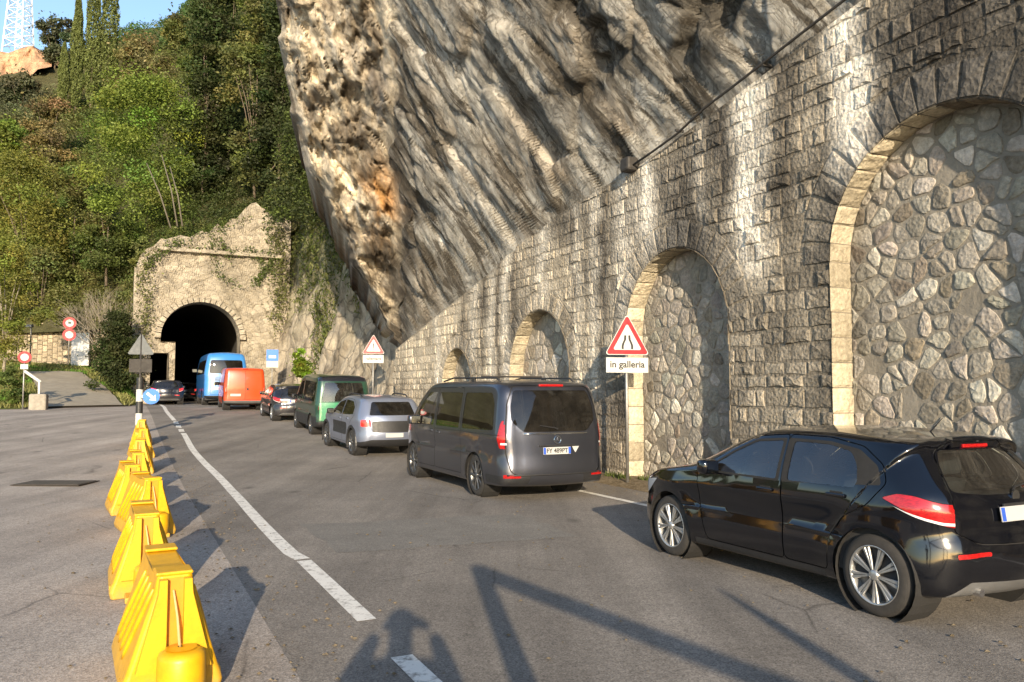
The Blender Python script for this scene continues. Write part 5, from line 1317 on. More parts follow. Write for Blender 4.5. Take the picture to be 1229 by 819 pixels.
def wheel(parent, x, y, r, w, side, sp):
    sg = side; wt = thing('wheel', None, None); wt.parent = parent; wt.location = (x, y, r)
    for k_ in ('label', 'category'):
        if k_ in wt: del wt[k_]
    prof = [(-w / 2, r * .70), (-w / 2 - .004, r * .80), (-w / 2 + .006, r * .93), (-w * .38, r * .985), (-w * .2, r), (-.012, r), (-.010, r - .012), (.010, r - .012), (.012, r), (w * .2, r), (w * .38, r * .985), (w / 2 - .006, r * .93), (w / 2 + .004, r * .80), (w / 2, r * .70)]
    shade(MB().lathe([(a * sg, b) for a, b in prof], 44).build('tyre', M['tyre_rubber'], wt))
    ro = sp.get('rim', .68) * r; o = w / 2 * sg; dk, li = M['dark_alloy'], M[sp.get('rim_mat', 'alloy')]
    shade(MB().lathe([(o + .002 * sg, r * .715), (o + .006 * sg, ro), (o - .012 * sg, ro * .95), (o - .05 * sg, ro * .93), (-o * .8, ro * .9)], 40).build('rim', li, wt))
    shade(MB().lathe([(o - .055 * sg, .001), (o - .06 * sg, ro * .5), (o - .075 * sg, ro * .94)], 30).build('brake_disc', dk, wt))
    spn = sp.get('spokes', 10); wd = sp.get('spw', .02); s = MB()
    for k in range(spn):
        a = 2 * math.pi * k / spn + (.09 * (1 if k % 2 else -1) if sp.get('pair') else 0)
        ca_, sa_ = math.cos(a), math.sin(a)
        V = []
        for rad, hw, ox in ((ro * .16, wd * .45, .004), (ro * .55, wd * .6, -.002), (ro * .95, wd, .0)):
            for q, dd in ((-1, .0), (-.6, .008), (.6, .008), (1, 0)):
                t = q * hw * (1 if rad > ro * .2 else .9); V.append((o + (ox + dd - .012) * sg, rad * ca_ - t * sa_, rad * sa_ + t * ca_))
            V.append((o - .045 * sg, rad * ca_, rad * sa_))
        F = []
        for j in (0, 1):
            for q in range(5): F.append((j * 5 + q, j * 5 + (q + 1) % 5, (j + 1) * 5 + (q + 1) % 5, (j + 1) * 5 + q))
        s.add(V, F)
    s.build('spokes', li, wt)
    shade(MB().lathe([(o - .02 * sg, .001 + ro * .2), (o + .004 * sg, ro * .18), (o + .010 * sg, ro * .12), (o + .010 * sg, .001)], 20).build('hub_cap', li, wt))
    return wt
def plate(t, x, y, z, txt, tilt=0, w=.52, h=.11, blue=True, depth=.012):
    p = MB().box(-w / 2, w / 2, -depth, 0, -h / 2, h / 2, .004).build('number_plate', M['plate_white'], t); p.location = (x, y, z); p.rotation_euler = (tilt, 0, 0)
    if blue:
        for sx in (-1, 1): MB().box(sx * (w / 2 - .024) - .021, sx * (w / 2 - .024) + .021, -depth - .002, -depth + .001, -h / 2 + .005, h / 2 - .005).build('blue_band', M['plate_blue'], p)
    if txt: text_mesh(txt, h * .86, M['ink'], p, (0, -depth - .0015, -.002), (R(90), 0, 0), 'characters', .0006)
    return p
from mathutils.bvhtree import BVHTree
BVH = {}
def sy(t, x, z):                     # the y of the rear skin of a vehicle at (x, z)
    h = BVH[t.name].ray_cast(Vector((x, -5, z)), Vector((0, 1, 0))); return h[0].y if h[0] else 0
def car(name, label, cat, sp, L, s, rz=0.0, dz=0.0):
    t = thing(name, label, cat, tuple(W(L, s, float(zg(s)) + dz)), ROAD + R(rz)); pitch = math.atan2(float(zg(s + sp['wb']) - zg(s)), sp['wb']); t.rotation_euler = (pitch, 0, ROAD + R(rz)); t.rotation_mode = 'XYZ'
    bm = shell(sp); BVH[t.name] = BVHTree.FromBMesh(bm); w0 = sp['width'] / 2; wr, wb = sp['wr'], sp['wb']
    me0 = None; regs = []
    side_t = lambda f: abs(f.calc_center_median().x) > w0 * .55
    # (key, polygon, projection, test, parent key, name, material, gap)
    def cut(poly, proj, test): imprint(bm, poly, proj, test)
    arch = sp.get('arch', wr + .045)
    for yw in (0, wb):
        c = [(yw + arch * math.cos(a), wr + arch * math.sin(a)) for a in np.linspace(0, 2 * math.pi, 33)[:-1]]
        cut(c, 'side', lambda f: abs(f.calc_center_median().x) > w0 * .55)
        c2 = [f for f in bm.faces if abs(f.calc_center_median().x) > w0 * .55 and math.hypot(f.calc_center_median().y - yw, f.calc_center_median().z - wr) < arch - .002]
        bmesh.ops.delete(bm, geom=c2, context='FACES')
    y_r = min(p[0] for p in sp['outline'])
    for key, poly, proj, lim, parent, nm, mat, gap in sp['regions']:
        if proj == 'side': test = lambda f, lim=lim: abs(f.calc_center_median().x) > lim
        elif proj == 'rear': test = lambda f, lim=lim: f.calc_center_median().y < lim and f.normal.y < -.12
        elif proj == 'front': test = lambda f, lim=lim: f.calc_center_median().y > lim and f.normal.y > .12
        pj = 'side' if proj == 'side' else 'end'
        cut(poly, pj, test)
        if gap: cut(offset(poly, gap), pj, test)
        og = offset(poly, gap) if gap else poly
        regs.append((key, poly, pj, test, parent, nm, mat, gap, og, (min(p[0] for p in og), max(p[0] for p in og), min(p[1] for p in og), max(p[1] for p in og))))
    bm.normal_update(); bm.faces.index_update()
    asg = {}
    for f in bm.faces:
        c = f.calc_center_median(); hit = None
        for key, poly, pj, test, parent, nm, mat, gap, og, bb in regs:
            a, b, _ = AX[pj]
            if bb[0] < c[a] < bb[1] and bb[2] < c[b] < bb[3] and test(f):
                if inpoly(c[a], c[b], poly): hit = (key, 1 if c.x > 0 else -1) if pj == 'side' else (key, 0)
                elif gap and inpoly(c[a], c[b], og): hit = ('gap', 0)
        asg.setdefault(hit, []).append(f)
    made = {}
    def emit(key, nm, mat, parent, push=0.0):
        fs = asg.get(key)
        if not fs: return None
        idx = {}; V = []; Nn = []; F = []
        for f in fs:
            r = []
            for v in f.verts:
                if v.index not in idx: idx[v.index] = len(V); V.append(v.co - v.normal * push); Nn.append(v.normal.copy())
                r.append(idx[v.index])
            F.append(r)
        o = mesh(nm, V, F, mat, parent, True); o.data.normals_split_custom_set_from_vertices(Nn)
        if push < 0 or sp.get('thick'): pass
        return o
    bm.verts.index_update()
    made[(None, 0)] = emit(None, 'body', M[sp['paint']], t)
    for key, poly, pj, test, parent, nm, mat, gap, og, bb in regs:
        for sd_ in ((1, -1) if pj == 'side' else (0,)):
            par = made.get((parent, sd_)) or made.get((parent, 0)) or t
            made[(key, sd_)] = emit((key, sd_), nm, M[mat], par, .004 if 'glass' in mat else (-.003 if 'lamp' in mat else 0))
    # panel gaps: the same faces sunk 12 mm, black
    g = asg.get(('gap', 0))
    if g:
        idx = {}; V = []; F = []
        for f in g:
            r = []
            for v in f.verts:
                if v.index not in idx: idx[v.index] = len(V); V.append(v.co - v.normal * .012)
                r.append(idx[v.index])
            F.append(r)
        mesh('panel_gap', V, F, M['rubber'], t)
    bm.free()
    # wheel wells, floor, wheels
    for yw in (0, wb):
        for sx in (1, -1):
            xo = w0 - .035 if sp.get('tuck', 0) == 0 else w0 - sp['tuck']
            MB().lathe([(sx * (xo + .012), arch + .004), (sx * (xo - .05), arch + .012), (sx * (xo - .30), arch + .01), (sx * (xo - .31), .02)], 28, 'x', (0, yw, wr)).build('wheel_well', M['rubber'], t)
            wheel(t, sx * (w0 - sp.get('winset', .03) - sp['tw'] / 2), yw, wr, sp['tw'], sx, sp)
            if sp.get('cladding'):
                cl = MB(); cl.lathe([(sx * (w0 - .03), arch), (sx * (w0 + .012), arch), (sx * (w0 + .012), arch + .07), (sx * (w0 - .03), arch + .085)], 24, 'x', (0, yw, wr), (-.45, math.pi + .45)); cl.build('wheel_arch_trim', M['black_plastic'], t)
    zb = sp['belt']; ya, yb_ = sp['cabin']
    tub = MB(); xw = w0 - .085
    tub.box(-xw, xw, ya, yb_, sp.get('floor', .30), sp.get('floor', .30) + .03)
    for sx in (-1, 1): tub.box(sx * xw - .01, sx * xw + .01, ya, yb_, .3, zb - .03)
    tub.box(-xw, xw, ya - .02, ya, .3, sp.get('shelf', zb - .06)); tub.box(-xw, xw, yb_, yb_ + .3, .3, zb - .0, .03)
    if sp.get('parcel'): tub.box(-xw, xw, ya, ya + .35, zb - .08, zb - .06)
    tub.build('interior', M['interior_cloth'], t)
    for (yy, zz, hr) in sp['seats']:
        for sx in (-1, 1):
            x = sx * .36; b = MB().box(x - .24, x + .24, yy, yy + .48, zz, zz + .14, .05); b.prism([(yy - .02, zz + .08), (yy + .12, zz + .08), (yy - .05, zz + .62), (yy - .16, zz + .60)], x - .22, x + .22, 'x')
            so = b.build('seat', M['interior_cloth'], t)
            if hr: MB().box(x - .13, x + .13, yy - .20, yy - .09, zz + .66, zz + .86, .04).build('headrest', M['interior_cloth'], so)
    sw_ = sp.get('steer')
    if sw_:
        ring = [(-.36 + .18 * math.cos(a), sw_[0] - .06 * math.sin(a), sw_[1] + .17 * math.sin(a)) for a in np.linspace(0, 2 * math.pi, 21)]
        MB().tube(ring, .014, 6).build('steering_wheel', M['black_plastic'], t)
    # mirrors, handles
    for sx in (-1, 1):
        my, mz, ms = sp['mirror']; x0 = w0 - .04
        mo = MB().box(*(sorted((sx * (x0 + .03), sx * (x0 + .03 + .19 * ms)))), my - .06 * ms, my + .07 * ms, mz - .065 * ms, mz + .075 * ms, .035).build('mirror', M[sp.get('mirror_mat', sp['paint'])], t); shade(mo)
        MB().box(*(sorted((sx * (x0 + .045), sx * (x0 + .18 * ms)))), my - .064 * ms, my - .060 * ms, mz - .05 * ms, mz + .06 * ms).build('mirror_glass', M['mirror_silver'], mo)
        MB().box(*(sorted((sx * (x0 - .06), sx * (x0 + .06)))), my - .02, my + .03, mz - .06, mz - .02, .01).build('mirror_arm', M['black_plastic'], mo)
        for (hy, hz, dk) in sp['handles']:
            par = made.get((dk, sx)) or t; hx = w0 + sp.get('hx', .0) - sp['tumble'] * max(0, hz - zb) ** 1.15
            MB().box(*(sorted((sx * (hx - .004), sx * (hx + .03)))), hy, hy + .19, hz - .016, hz + .016, .010).build('handle', M[sp.get('handle_mat', sp['paint'])], par)
            MB().box(*(sorted((sx * (hx - .012), sx * (hx + .0065)))), hy + .03, hy + .16, hz - .03, hz + .03, .002).build('handle_recess', M['rubber'], par)
    return t, made
RD = rounded
def extrude_side(P, x0, x1): return P

# --- black five-door hatchback nearest to the camera
H1 = dict(paint='black_paint', width=1.74, wb=2.55, wr=.318, tw=.20, belt=.96, tumble=.50, r=.07, rend=.22, nose=.22, tail=.15, tailt=.75, flare=.025, crease=.014, crown=.03, endcrown=.07, res=210,
    outline=[(-.50, .24), (-.57, .33), (-.60, .46), (-.595, .60), (-.555, .69), (-.54, .84), (-.49, .96), (-.38, 1.10), (-.26, 1.27), (-.21, 1.345), (-.25, 1.385), (-.16, 1.405), (.06, 1.43), (.5, 1.460), (1.0, 1.458), (1.32, 1.425), (1.62, 1.315),
             (1.95, 1.135), (2.20, 1.015), (2.42, .965), (2.80, .90), (3.08, .80), (3.24, .70), (3.30, .56), (3.33, .42), (3.28, .26), (3.12, .20), (2.5, .19), (1.2, .19), (0, .20)],
    cabin=(-.32, 2.0), floor=.3, parcel=True, seats=[(.35, .36, 1), (1.15, .32, 1)], steer=(1.75, .98), mirror=(1.80, 1.0, 1.0), handles=[(1.02, .86, 'fd'), (.22, .90, 'rd')], spokes=18, spw=.016, pair=True, rim=.70, winset=.025,
    regions=[
        ('fd', RD([(1.95, .285), (2.03, .60), (2.06, .955), (1.62, 1.235), (1.36, 1.37), (.97, 1.41), (.93, .95), (.93, .285)], .04), 'side', .5, None, 'door', 'black_paint', .009),
        ('rd', RD([(.915, .285), (.915, .95), (.955, 1.41), (.50, 1.405), (.15, 1.345), (-.06, 1.20), (-.12, 1.05), (.02, .86), (.26, .74), (.40, .56), (.435, .285)], .04), 'side', .5, None, 'door', 'black_paint', .009),
        ('fdt', RD([(1.99, .955), (1.60, 1.215), (1.35, 1.345), (.985, 1.38), (.955, .95)], .03), 'side', .45, 'fd', 'window_seal', 'rubber', 0),
        ('rdt', RD([(.925, .95), (.965, 1.38), (.50, 1.375), (.18, 1.32), (-.02, 1.19), (-.085, 1.03)], .03), 'side', .45, 'rd', 'window_seal', 'rubber', 0),
        ('fdw', RD([(1.93, .975), (1.58, 1.20), (1.34, 1.322), (1.02, 1.352), (.995, .972)], .03), 'side', .45, 'fd', 'window', 'clear_glass', 0),
        ('rdw', RD([(.86, .972), (.89, 1.352), (.50, 1.345), (.26, 1.295), (.17, 1.18), (.13, 1.03), (.16, .985)], .04), 'side', .45, 'rd', 'window', 'clear_glass', 0),
        ('sill', RD([(.46, .20), (2.12, .20), (2.12, .27), (.46, .27)], .01), 'side', .5, None, 'sill_trim', 'black_plastic', 0),
        ('tg', RD([(-.60, .70), (-.60, .86), (-.57, .98), (-.45, 1.30), (-.30, 1.40), (.30, 1.40), (.45, 1.30), (.57, .98), (.60, .86), (.60, .70), (.42, .62), (-.42, .62)], .04), 'rear', -.05, None, 'tailgate', 'black_paint', .007),
        ('rw', RD([(-.55, 1.00), (-.47, 1.22), (-.40, 1.335), (.40, 1.335), (.47, 1.22), (.55, 1.00), (.3, .975), (-.3, .975)], .05), 'rear', -.05, 'tg', 'rear_window', 'clear_glass', 0),
        ('tl', RD([(-.10, .93), (-.22, .975), (-.34, .965), (-.47, .91), (-.70, .86), (-.70, .73), (-.52, .735), (-.40, .79), (-.25, .865)], .03), 'side', .60, None, 'tail_light', 'red_lamp', .004),
        ('tlc', RD([(-.20, .873), (-.36, .80), (-.48, .755), (-.56, .745), (-.56, .765), (-.48, .775), (-.36, .818)], .004), 'side', .60, 'tl', 'reversing_lamp', 'clear_lamp', 0),
        ('lb', RD([(-.70, .20), (-.70, .24), (-.52, .345), (.52, .345), (.70, .24), (.70, .20)], .02), 'rear', -.3, None, 'lower_bumper', 'grey_plastic', 0),
        ('rf', RD([(-.62, .515), (-.36, .535), (-.36, .565), (-.62, .55)], .01), 'rear', -.4, None, 'reflector', 'red_lamp', 0),
        ('rf2', RD([(.62, .515), (.36, .535), (.36, .565), (.62, .55)], .01), 'rear', -.4, None, 'reflector', 'red_lamp', 0),
        ('ws', RD([(-.66, 1.02), (-.50, 1.37), (0, 1.40), (.50, 1.37), (.66, 1.02)], .05), 'front', 1.2, None, 'windscreen', 'clear_glass', 0),
        ('hl', RD([(2.75, .80), (3.1, .76), (3.4, .62), (3.4, .52), (3.05, .62)], .03), 'side', .5, None, 'headlight', 'clear_lamp', 0)])
def low(z): return z if z < .9 else .9 + (z - .9) * .885
H1['outline'] = [(y, low(z)) for y, z in H1['outline']]; H1['regions'] = [(k, [(a_, low(b_)) for a_, b_ in P_], *r_) for k, P_, *r_ in H1['regions']]
H1['belt'] = low(H1['belt'])
def pt(made, k): return made.get((k, 0))
c1, m1 = car('hatchback', 'glossy black five door hatchback in the right foreground, nearest to the camera', 'car', H1, 6.10, 4.38)
tg = pt(m1, 'tg')
plate(tg, .0, sy(c1, 0, .83) - .004, .83, None, R(-8)); MB().box(-.20, .20, -.02, .0, -.03, .0, .006).build('boot_handle', M['black_plastic'], tg).location = (0, sy(c1, 0, .90), .905)
bd = MB().lathe([(0, .001), (.0, .045), (.012, .04), (.014, .001)], 20, 'y'); o = bd.build('emblem', M['chrome'], tg); o.location = (0, sy(c1, 0, .95) - .012, .95); o.scale = (1, 1, 1)
y_ = sy(c1, 0, 1.31); MB().box(-.15, .15, y_ - .012, y_ + .03, 1.297, 1.325, .006).build('brake_light', M['red_lamp'], tg)
MB().tube([(x, sy(c1, x, z) - .02, z) for x, z in ((0, .99), (.05, 1.01), (.36, 1.03))], [.012, .008, .006], 6).build('rear_wiper', M['black_plastic'], tg)
MB().tube([(0, .12, 1.375), (0, -.02, 1.52)], [.008, .003], 6).build('aerial', M['black_plastic'], c1)
for sx in (-1, 1): MB().box(*sorted((sx * .875, sx * .868)), .9, .96, .98, 1.34).build('pillar_cover', M['black_plastic'], c1).hide_render = False
# remove pillar cover pieces standing off the tumbled body
for o in [x for x in c1.children if x.name.startswith('pillar_cover')]: bpy.data.objects.remove(o)
for sx in (-1, 1): MB().tube([(sx * .44, -.50, .27), (sx * .44, -.60, .27)], .03, 10).build('exhaust', M['chrome'], c1) if sx < 0 else None

# --- dark grey people carrier van
V1 = dict(paint='dark_grey_paint', width=1.93, wb=3.20, wr=.345, tw=.225, belt=1.08, tumble=.155, r=.11, rend=.12, nose=.22, noset=1.3, tail=.035, tailt=.5, flare=.018, crease=.012, crown=.035, endcrown=.05, res=200,
    outline=[(-.98, .26), (-1.06, .34), (-1.08, .50), (-1.05, .72), (-1.03, 1.0), (-1.00, 1.25), (-.95, 1.50), (-.88, 1.74), (-.80, 1.84), (-.60, 1.885), (0, 1.905), (1.2, 1.91), (2.1, 1.90), (2.55, 1.84), (2.95, 1.62), (3.30, 1.33), (3.50, 1.19), (3.80, 1.10), (4.0, .98), (4.07, .80), (4.10, .5), (4.05, .28), (3.9, .22), (3.2, .22), (1.5, .22), (0, .22)],
    cabin=(-.80, 3.2), floor=.42, seats=[(.1, .62, 1), (1.3, .62, 1), (2.2, .62, 1)], steer=(2.85, 1.18), mirror=(2.78, 1.17, 1.25), handles=[(1.98, 1.00, 'fd'), (1.60, .98, 'sd')], spokes=10, spw=.03, rim=.72, rim_mat='dark_alloy', winset=.03, spine=.7,
    regions=[
        ('fd', RD([(1.92, .33), (1.90, 1.80), (2.40, 1.79), (2.80, 1.56), (3.18, 1.26), (3.02, .95), (2.82, .75), (2.78, .33)], .05), 'side', .55, None, 'door', 'dark_grey_paint', .008),
        ('sd', RD([(.62, .33), (.62, .72), (.68, 1.80), (1.88, 1.80), (1.90, .33)], .04), 'side', .55, None, 'sliding_door', 'dark_grey_paint', .008),
        ('fdw', RD([(1.98, 1.10), (1.97, 1.72), (2.38, 1.72), (2.72, 1.50), (3.00, 1.24), (2.98, 1.14), (2.6, 1.10)], .04), 'side', .55, 'fd', 'window', 'clear_glass', 0),
        ('sdw', RD([(.72, 1.10), (.72, 1.72), (1.84, 1.72), (1.85, 1.10)], .05), 'side', .55, 'sd', 'window', 'dark_glass', 0),
        ('rqw', RD([(-.72, 1.12), (-.66, 1.55), (-.52, 1.72), (.58, 1.72), (.58, 1.10)], .06), 'side', .55, None, 'rear_quarter_window', 'dark_glass', 0),
        ('lt', RD([(-1.2, .285), (-.46, .285), (-.46, .42), (-1.2, .42)], .02), 'side', .55, None, 'bumper_trim', 'black_plastic', 0),
        ('tg', RD([(-.80, .50), (-.855, .80), (-.84, 1.2), (-.79, 1.55), (-.68, 1.82), (.68, 1.82), (.79, 1.55), (.84, 1.2), (.855, .80), (.80, .50), (.72, .44), (-.72, .44)], .06), 'rear', -.75, None, 'tailgate', 'dark_grey_paint', .016),
        ('rw', RD([(-.58, 1.10), (-.76, 1.27), (-.755, 1.50), (-.68, 1.76), (.68, 1.76), (.755, 1.50), (.76, 1.27), (.58, 1.10)], .06), 'rear', -.75, 'tg', 'rear_window', 'tinted_glass', 0),
        ('tl', RD([(-1.2, .84), (-1.2, 1.28), (-.90, 1.28), (-.86, 1.0), (-.90, .84)], .03), 'side', .86, None, 'tail_light', 'red_lamp', .004),
        ('tlw', RD([(-1.2, .90), (-1.2, .93), (-.92, .93), (-.92, .90)], .005), 'side', .84, 'tl', 'reversing_lamp', 'clear_lamp', 0),
        ('rf', RD([(-.90, .385), (-.64, .385), (-.64, .44), (-.90, .44)], .01), 'rear', -.8, None, 'reflector', 'red_lamp', 0),
        ('rf2', RD([(.90, .385), (.64, .385), (.64, .44), (.90, .44)], .01), 'rear', -.8, None, 'reflector', 'red_lamp', 0),
        ('ws', RD([(-.78, 1.22), (-.62, 1.78), (0, 1.82), (.62, 1.78), (.78, 1.22)], .05), 'front', 2.3, None, 'windscreen', 'clear_glass', 0)])
c2, m2 = car('passenger_van', 'dark grey passenger van with roof rails, second vehicle of the queue, beside the wall', 'van', V1, 6.24, 12.25, 0)
tg = pt(m2, 'tg')
plate(tg, -.02, sy(c2, 0, .80) - .004, .80, 'FY 489PT', R(-3), .50, .115)
for sx in (-1, 1):
    r_ = MB().tube([(sx * .70, -.45, 1.90), (sx * .70, -.30, 1.965), (sx * .70, 1.6, 1.985), (sx * .70, 2.1, 1.925)], .016, 8).build('roof_rail', M['black_plastic'], c2, True)
    MB().box(*sorted((sx * .68, sx * .72)), .6, .72, 1.88, 1.975).build('rail_foot', M['black_plastic'], c2)
MB().tube([(-.60, .55, 2.0), (.60, .55, 2.0)], .016, 8).build('cross_bar', M['steel_dark'], c2)
y_ = sy(c2, 0, 1.83); MB().box(-.22, .22, y_ - .02, y_ + .05, 1.82, 1.86, .01).build('brake_light', M['red_lamp'], tg)
MB().tube([(x, sy(c2, x, 1.07) - .006, 1.07) for x in np.linspace(-.58, .58, 13)], .015, 8).build('chrome_strip', M['chrome'], tg, True)
y_ = sy(c2, 0, .875); MB().box(-.33, .33, y_ - .016, y_ + .05, .87, .892, .006).build('plate_lamp_strip', M['black_plastic'], tg)
ring = MB().lathe([(0, .040), (-.006, .045), (-.006, .052), (0, .056)], 24, 'y'); em = ring.build('emblem', M['chrome'], tg); em.location = (0, sy(c2, 0, .97) - .006, .97); em.scale = (1.25, 1, 1.25)
st = MB()
for a in (90, 210, 330): st.prism([(.048 * math.cos(R(a)), .048 * math.sin(R(a))), (.008 * math.cos(R(a + 60)), .008 * math.sin(R(a + 60))), (.008 * math.cos(R(a - 60)), .008 * math.sin(R(a - 60)))], -.006, 0, 'y')
st.build('star', M['chrome'], em)
y_ = sy(c2, .36, .8); MB().prism([(.27, .86), (.40, .86), (.30, .71)], y_ - .006, y_ + .01, 'y').build('white_sticker', M['plate_white'], tg)
MB().tube([(x, sy(c2, x, z) - .02, z) for x, z in ((0, 1.14), (-.04, 1.16), (-.30, 1.20))], [.014, .010, .008], 6).build('rear_wiper', M['black_plastic'], tg)
MB().tube([(x, sy(c2, x, .43) - .004, .43) for x in np.linspace(-.86, .86, 13)], .014, 6).build('bumper_step', M['black_plastic'], c2, True)
for sx in (-1, 1): MB().box(*sorted((sx * .955, sx * .972)), -.90, 1.9, 1.045, 1.062, .004).build('door_rail', M['black_plastic'], c2)

# --- silver blue crossover
X1 = dict(paint='silver_blue_paint', width=1.73, wb=2.60, wr=.325, tw=.20, belt=.98, tumble=.42, r=.09, rend=.15, nose=.20, tail=.08, tailt=.7, flare=.01, crown=.03, endcrown=.06, res=150, cladding=True,
    outline=[(-.66, .28), (-.76, .38), (-.79, .55), (-.77, .72), (-.72, .98), (-.64, 1.14), (-.50, 1.36), (-.42, 1.43), (-.2, 1.46), (.5, 1.49), (1.1, 1.48), (1.45, 1.42), (1.80, 1.25), (2.10, 1.08), (2.5, 1.02), (2.95, .94), (3.22, .80), (3.30, .60), (3.32, .42), (3.22, .26), (2.6, .22), (1.2, .22), (0, .22)],
    cabin=(-.5, 2.0), seats=[(.35, .45, 1), (1.15, .42, 1)], mirror=(1.80, 1.03, 1.0), mirror_mat='black_plastic', handles=[(1.05, .90, None), (.30, .92, None)], spokes=8, spw=.03, rim_mat='dark_alloy', winset=.01,
    regions=[
        ('fd', RD([(1.98, .30), (2.05, .96), (1.55, 1.33), (.98, 1.42), (.94, .95), (.94, .30)], .04), 'side', .5, None, 'door', 'silver_blue_paint', .008),
        ('rd', RD([(.92, .30), (.92, .95), (.96, 1.42), (.3, 1.40), (-.12, 1.25), (-.2, 1.02), (.02, .90), (.34, .68), (.44, .30)], .04), 'side', .5, None, 'door', 'silver_blue_paint', .008),
        ('fdw', RD([(1.90, 1.0), (1.50, 1.29), (1.0, 1.38), (.97, .99)], .03), 'side', .45, 'fd', 'window', 'tinted_glass', 0),
        ('rdw', RD([(.90, .99), (.93, 1.38), (.3, 1.36), (-.02, 1.22), (-.08, 1.04)], .03), 'side', .45, 'rd', 'window', 'tinted_glass', 0),
        ('bump', RD([(.50, .48), (.50, .80), (1.85, .80), (1.85, .48)], .05), 'side', .5, None, 'side_bump_pad', 'black_plastic', 0),
        ('rw', RD([(-.60, 1.04), (-.50, 1.37), (.50, 1.37), (.60, 1.04)], .05), 'rear', -.35, None, 'rear_window', 'tinted_glass', 0),
        ('bp', RD([(-.54, .62), (-.56, .90), (.56, .90), (.54, .62)], .04), 'rear', -.5, None, 'tailgate_pad', 'black_plastic', 0),
        ('tl', RD([(-.80, .76), (-.80, .93), (-.58, .93), (-.58, .76)], .03), 'rear', -.5, None, 'tail_light', 'red_lamp_lit', 0),
        ('tr', RD([(.80, .76), (.80, .93), (.58, .93), (.58, .76)], .03), 'rear', -.5, None, 'tail_light', 'red_lamp_lit', 0),
        ('lb', RD([(-.9, .22), (-.9, .36), (-.55, .44), (.55, .44), (.9, .36), (.9, .22)], .02), 'rear', -.4, None, 'lower_bumper', 'black_plastic', 0),
        ('ws', RD([(-.66, 1.10), (-.52, 1.38), (.52, 1.38), (.66, 1.10)], .05), 'front', 1.2, None, 'windscreen', 'tinted_glass', 0)])
c3, m3 = car('crossover', 'silver blue crossover with black side pads and lit tail lights, ahead of the grey van', 'car', X1, 6.08, 20.1, 1)
plate(c3, 0, sy(c3, 0, .55) - .004, .55, None, R(0), .46, .11, False)
for sx in (-1, 1): MB().tube([(sx * .60, -.1, 1.46), (sx * .60, .1, 1.535), (sx * .60, 1.0, 1.545), (sx * .60, 1.2, 1.48)], .018, 8).build('roof_rail', M['black_plastic'], c3, True)

# --- green van, dark hatchback, orange panel van, blue coach
G1 = dict(paint='dark_green_paint', width=1.80, wb=2.80, wr=.33, tw=.20, belt=1.06, tumble=.14, r=.10, rend=.08, nose=.20, tail=.03, flare=.01, crown=.03, endcrown=.03, res=130,
    outline=[(-.85, .30), (-.93, .40), (-.93, .70), (-.90, 1.1), (-.86, 1.5), (-.78, 1.80), (-.68, 1.88), (-.3, 1.92), (1.0, 1.94), (1.9, 1.90), (2.25, 1.72), (2.6, 1.38), (2.85, 1.14), (3.35, 1.0), (3.55, .85), (3.6, .5), (3.5, .27), (2.8, .24), (1.2, .24), (0, .24)],
    cabin=(-.7, 2.4), seats=[(.3, .6, 1), (1.5, .6, 1)], mirror=(2.25, 1.15, 1.2), mirror_mat='black_plastic', handles=[(1.5, .98, None)], spokes=7, spw=.04, rim_mat='dark_alloy', winset=.03, spine=.7,
    regions=[
        ('fd', RD([(1.40, .32), (1.42, 1.80), (1.95, 1.78), (2.30, 1.50), (2.52, 1.2), (2.42, .8), (2.35, .32)], .05), 'side', .5, None, 'door', 'dark_green_paint', .008),
        ('tgl', RD([(-.78, .50), (-.78, 1.08), (.78, 1.08), (.78, .50)], .03), 'rear', -.6, None, 'tailgate', 'green_paint', .01),
        ('lowside', [(-1.2, .2), (4, .2), (4, .62), (-1.2, .62)], 'side', .86, None, 'side_cladding', 'black_plastic', 0),
        ('fdw', RD([(1.50, 1.10), (1.50, 1.72), (1.90, 1.70), (2.22, 1.45), (2.38, 1.18)], .04), 'side', .5, 'fd', 'window', 'tinted_glass', 0),
        ('sw', RD([(-.62, 1.10), (-.55, 1.72), (1.30, 1.74), (1.30, 1.10)], .05), 'side', .5, None, 'side_window', 'tinted_glass', 0),
        ('rw', RD([(-.70, 1.12), (-.60, 1.72), (.60, 1.72), (.70, 1.12)], .06), 'rear', -.6, None, 'rear_window', 'clear_glass', 0),
        ('roofrim', RD([(-.80, 1.76), (-.80, 1.95), (.80, 1.95), (.80, 1.76)], .02), 'rear', -.5, None, 'roof_edge', 'navy_paint', 0),
        ('tl', RD([(-1.2, .70), (-1.2, 1.40), (-.88, 1.40), (-.88, .70)], .02), 'side', .80, None, 'tail_light', 'red_lamp', 0),
        ('tlw', RD([(-1.2, .95), (-1.2, 1.12), (-.88, 1.12), (-.88, .95)], .01), 'side', .80, 'tl', 'reversing_lamp', 'clear_lamp', 0),
        ('lb', RD([(-.9, .24), (-.9, .46), (.9, .46), (.9, .24)], .02), 'rear', -.5, None, 'bumper', 'black_plastic', 0),
        ('ws', RD([(-.70, 1.18), (-.60, 1.78), (.60, 1.78), (.70, 1.18)], .05), 'front', 1.8, None, 'windscreen', 'clear_glass', 0)])
c4, m4 = car('green_van', 'boxy dark sided van with bright green tailgate, third ahead of the black hatchback', 'van', G1, 6.38, 26.4, -1)
for o in [x for x in c4.children if x.name.split('.')[0] == 'body']: pass
plate(c4, -.1, sy(c4, -.1, .72) - .004, .72, None, 0, .48, .11, False)
D1 = dict(H1); D1.update(paint='navy_paint', res=110, spokes=9, pair=False, spw=.03, tuck=.0)
D1['regions'] = [r if r[6] != 'black_paint' else (*r[:6], 'navy_paint', r[7]) for r in H1['regions']]
c5, m5 = car('small_car', 'dark navy small hatchback between the green van and the orange van', 'car', D1, 6.05, 32.3, 0)
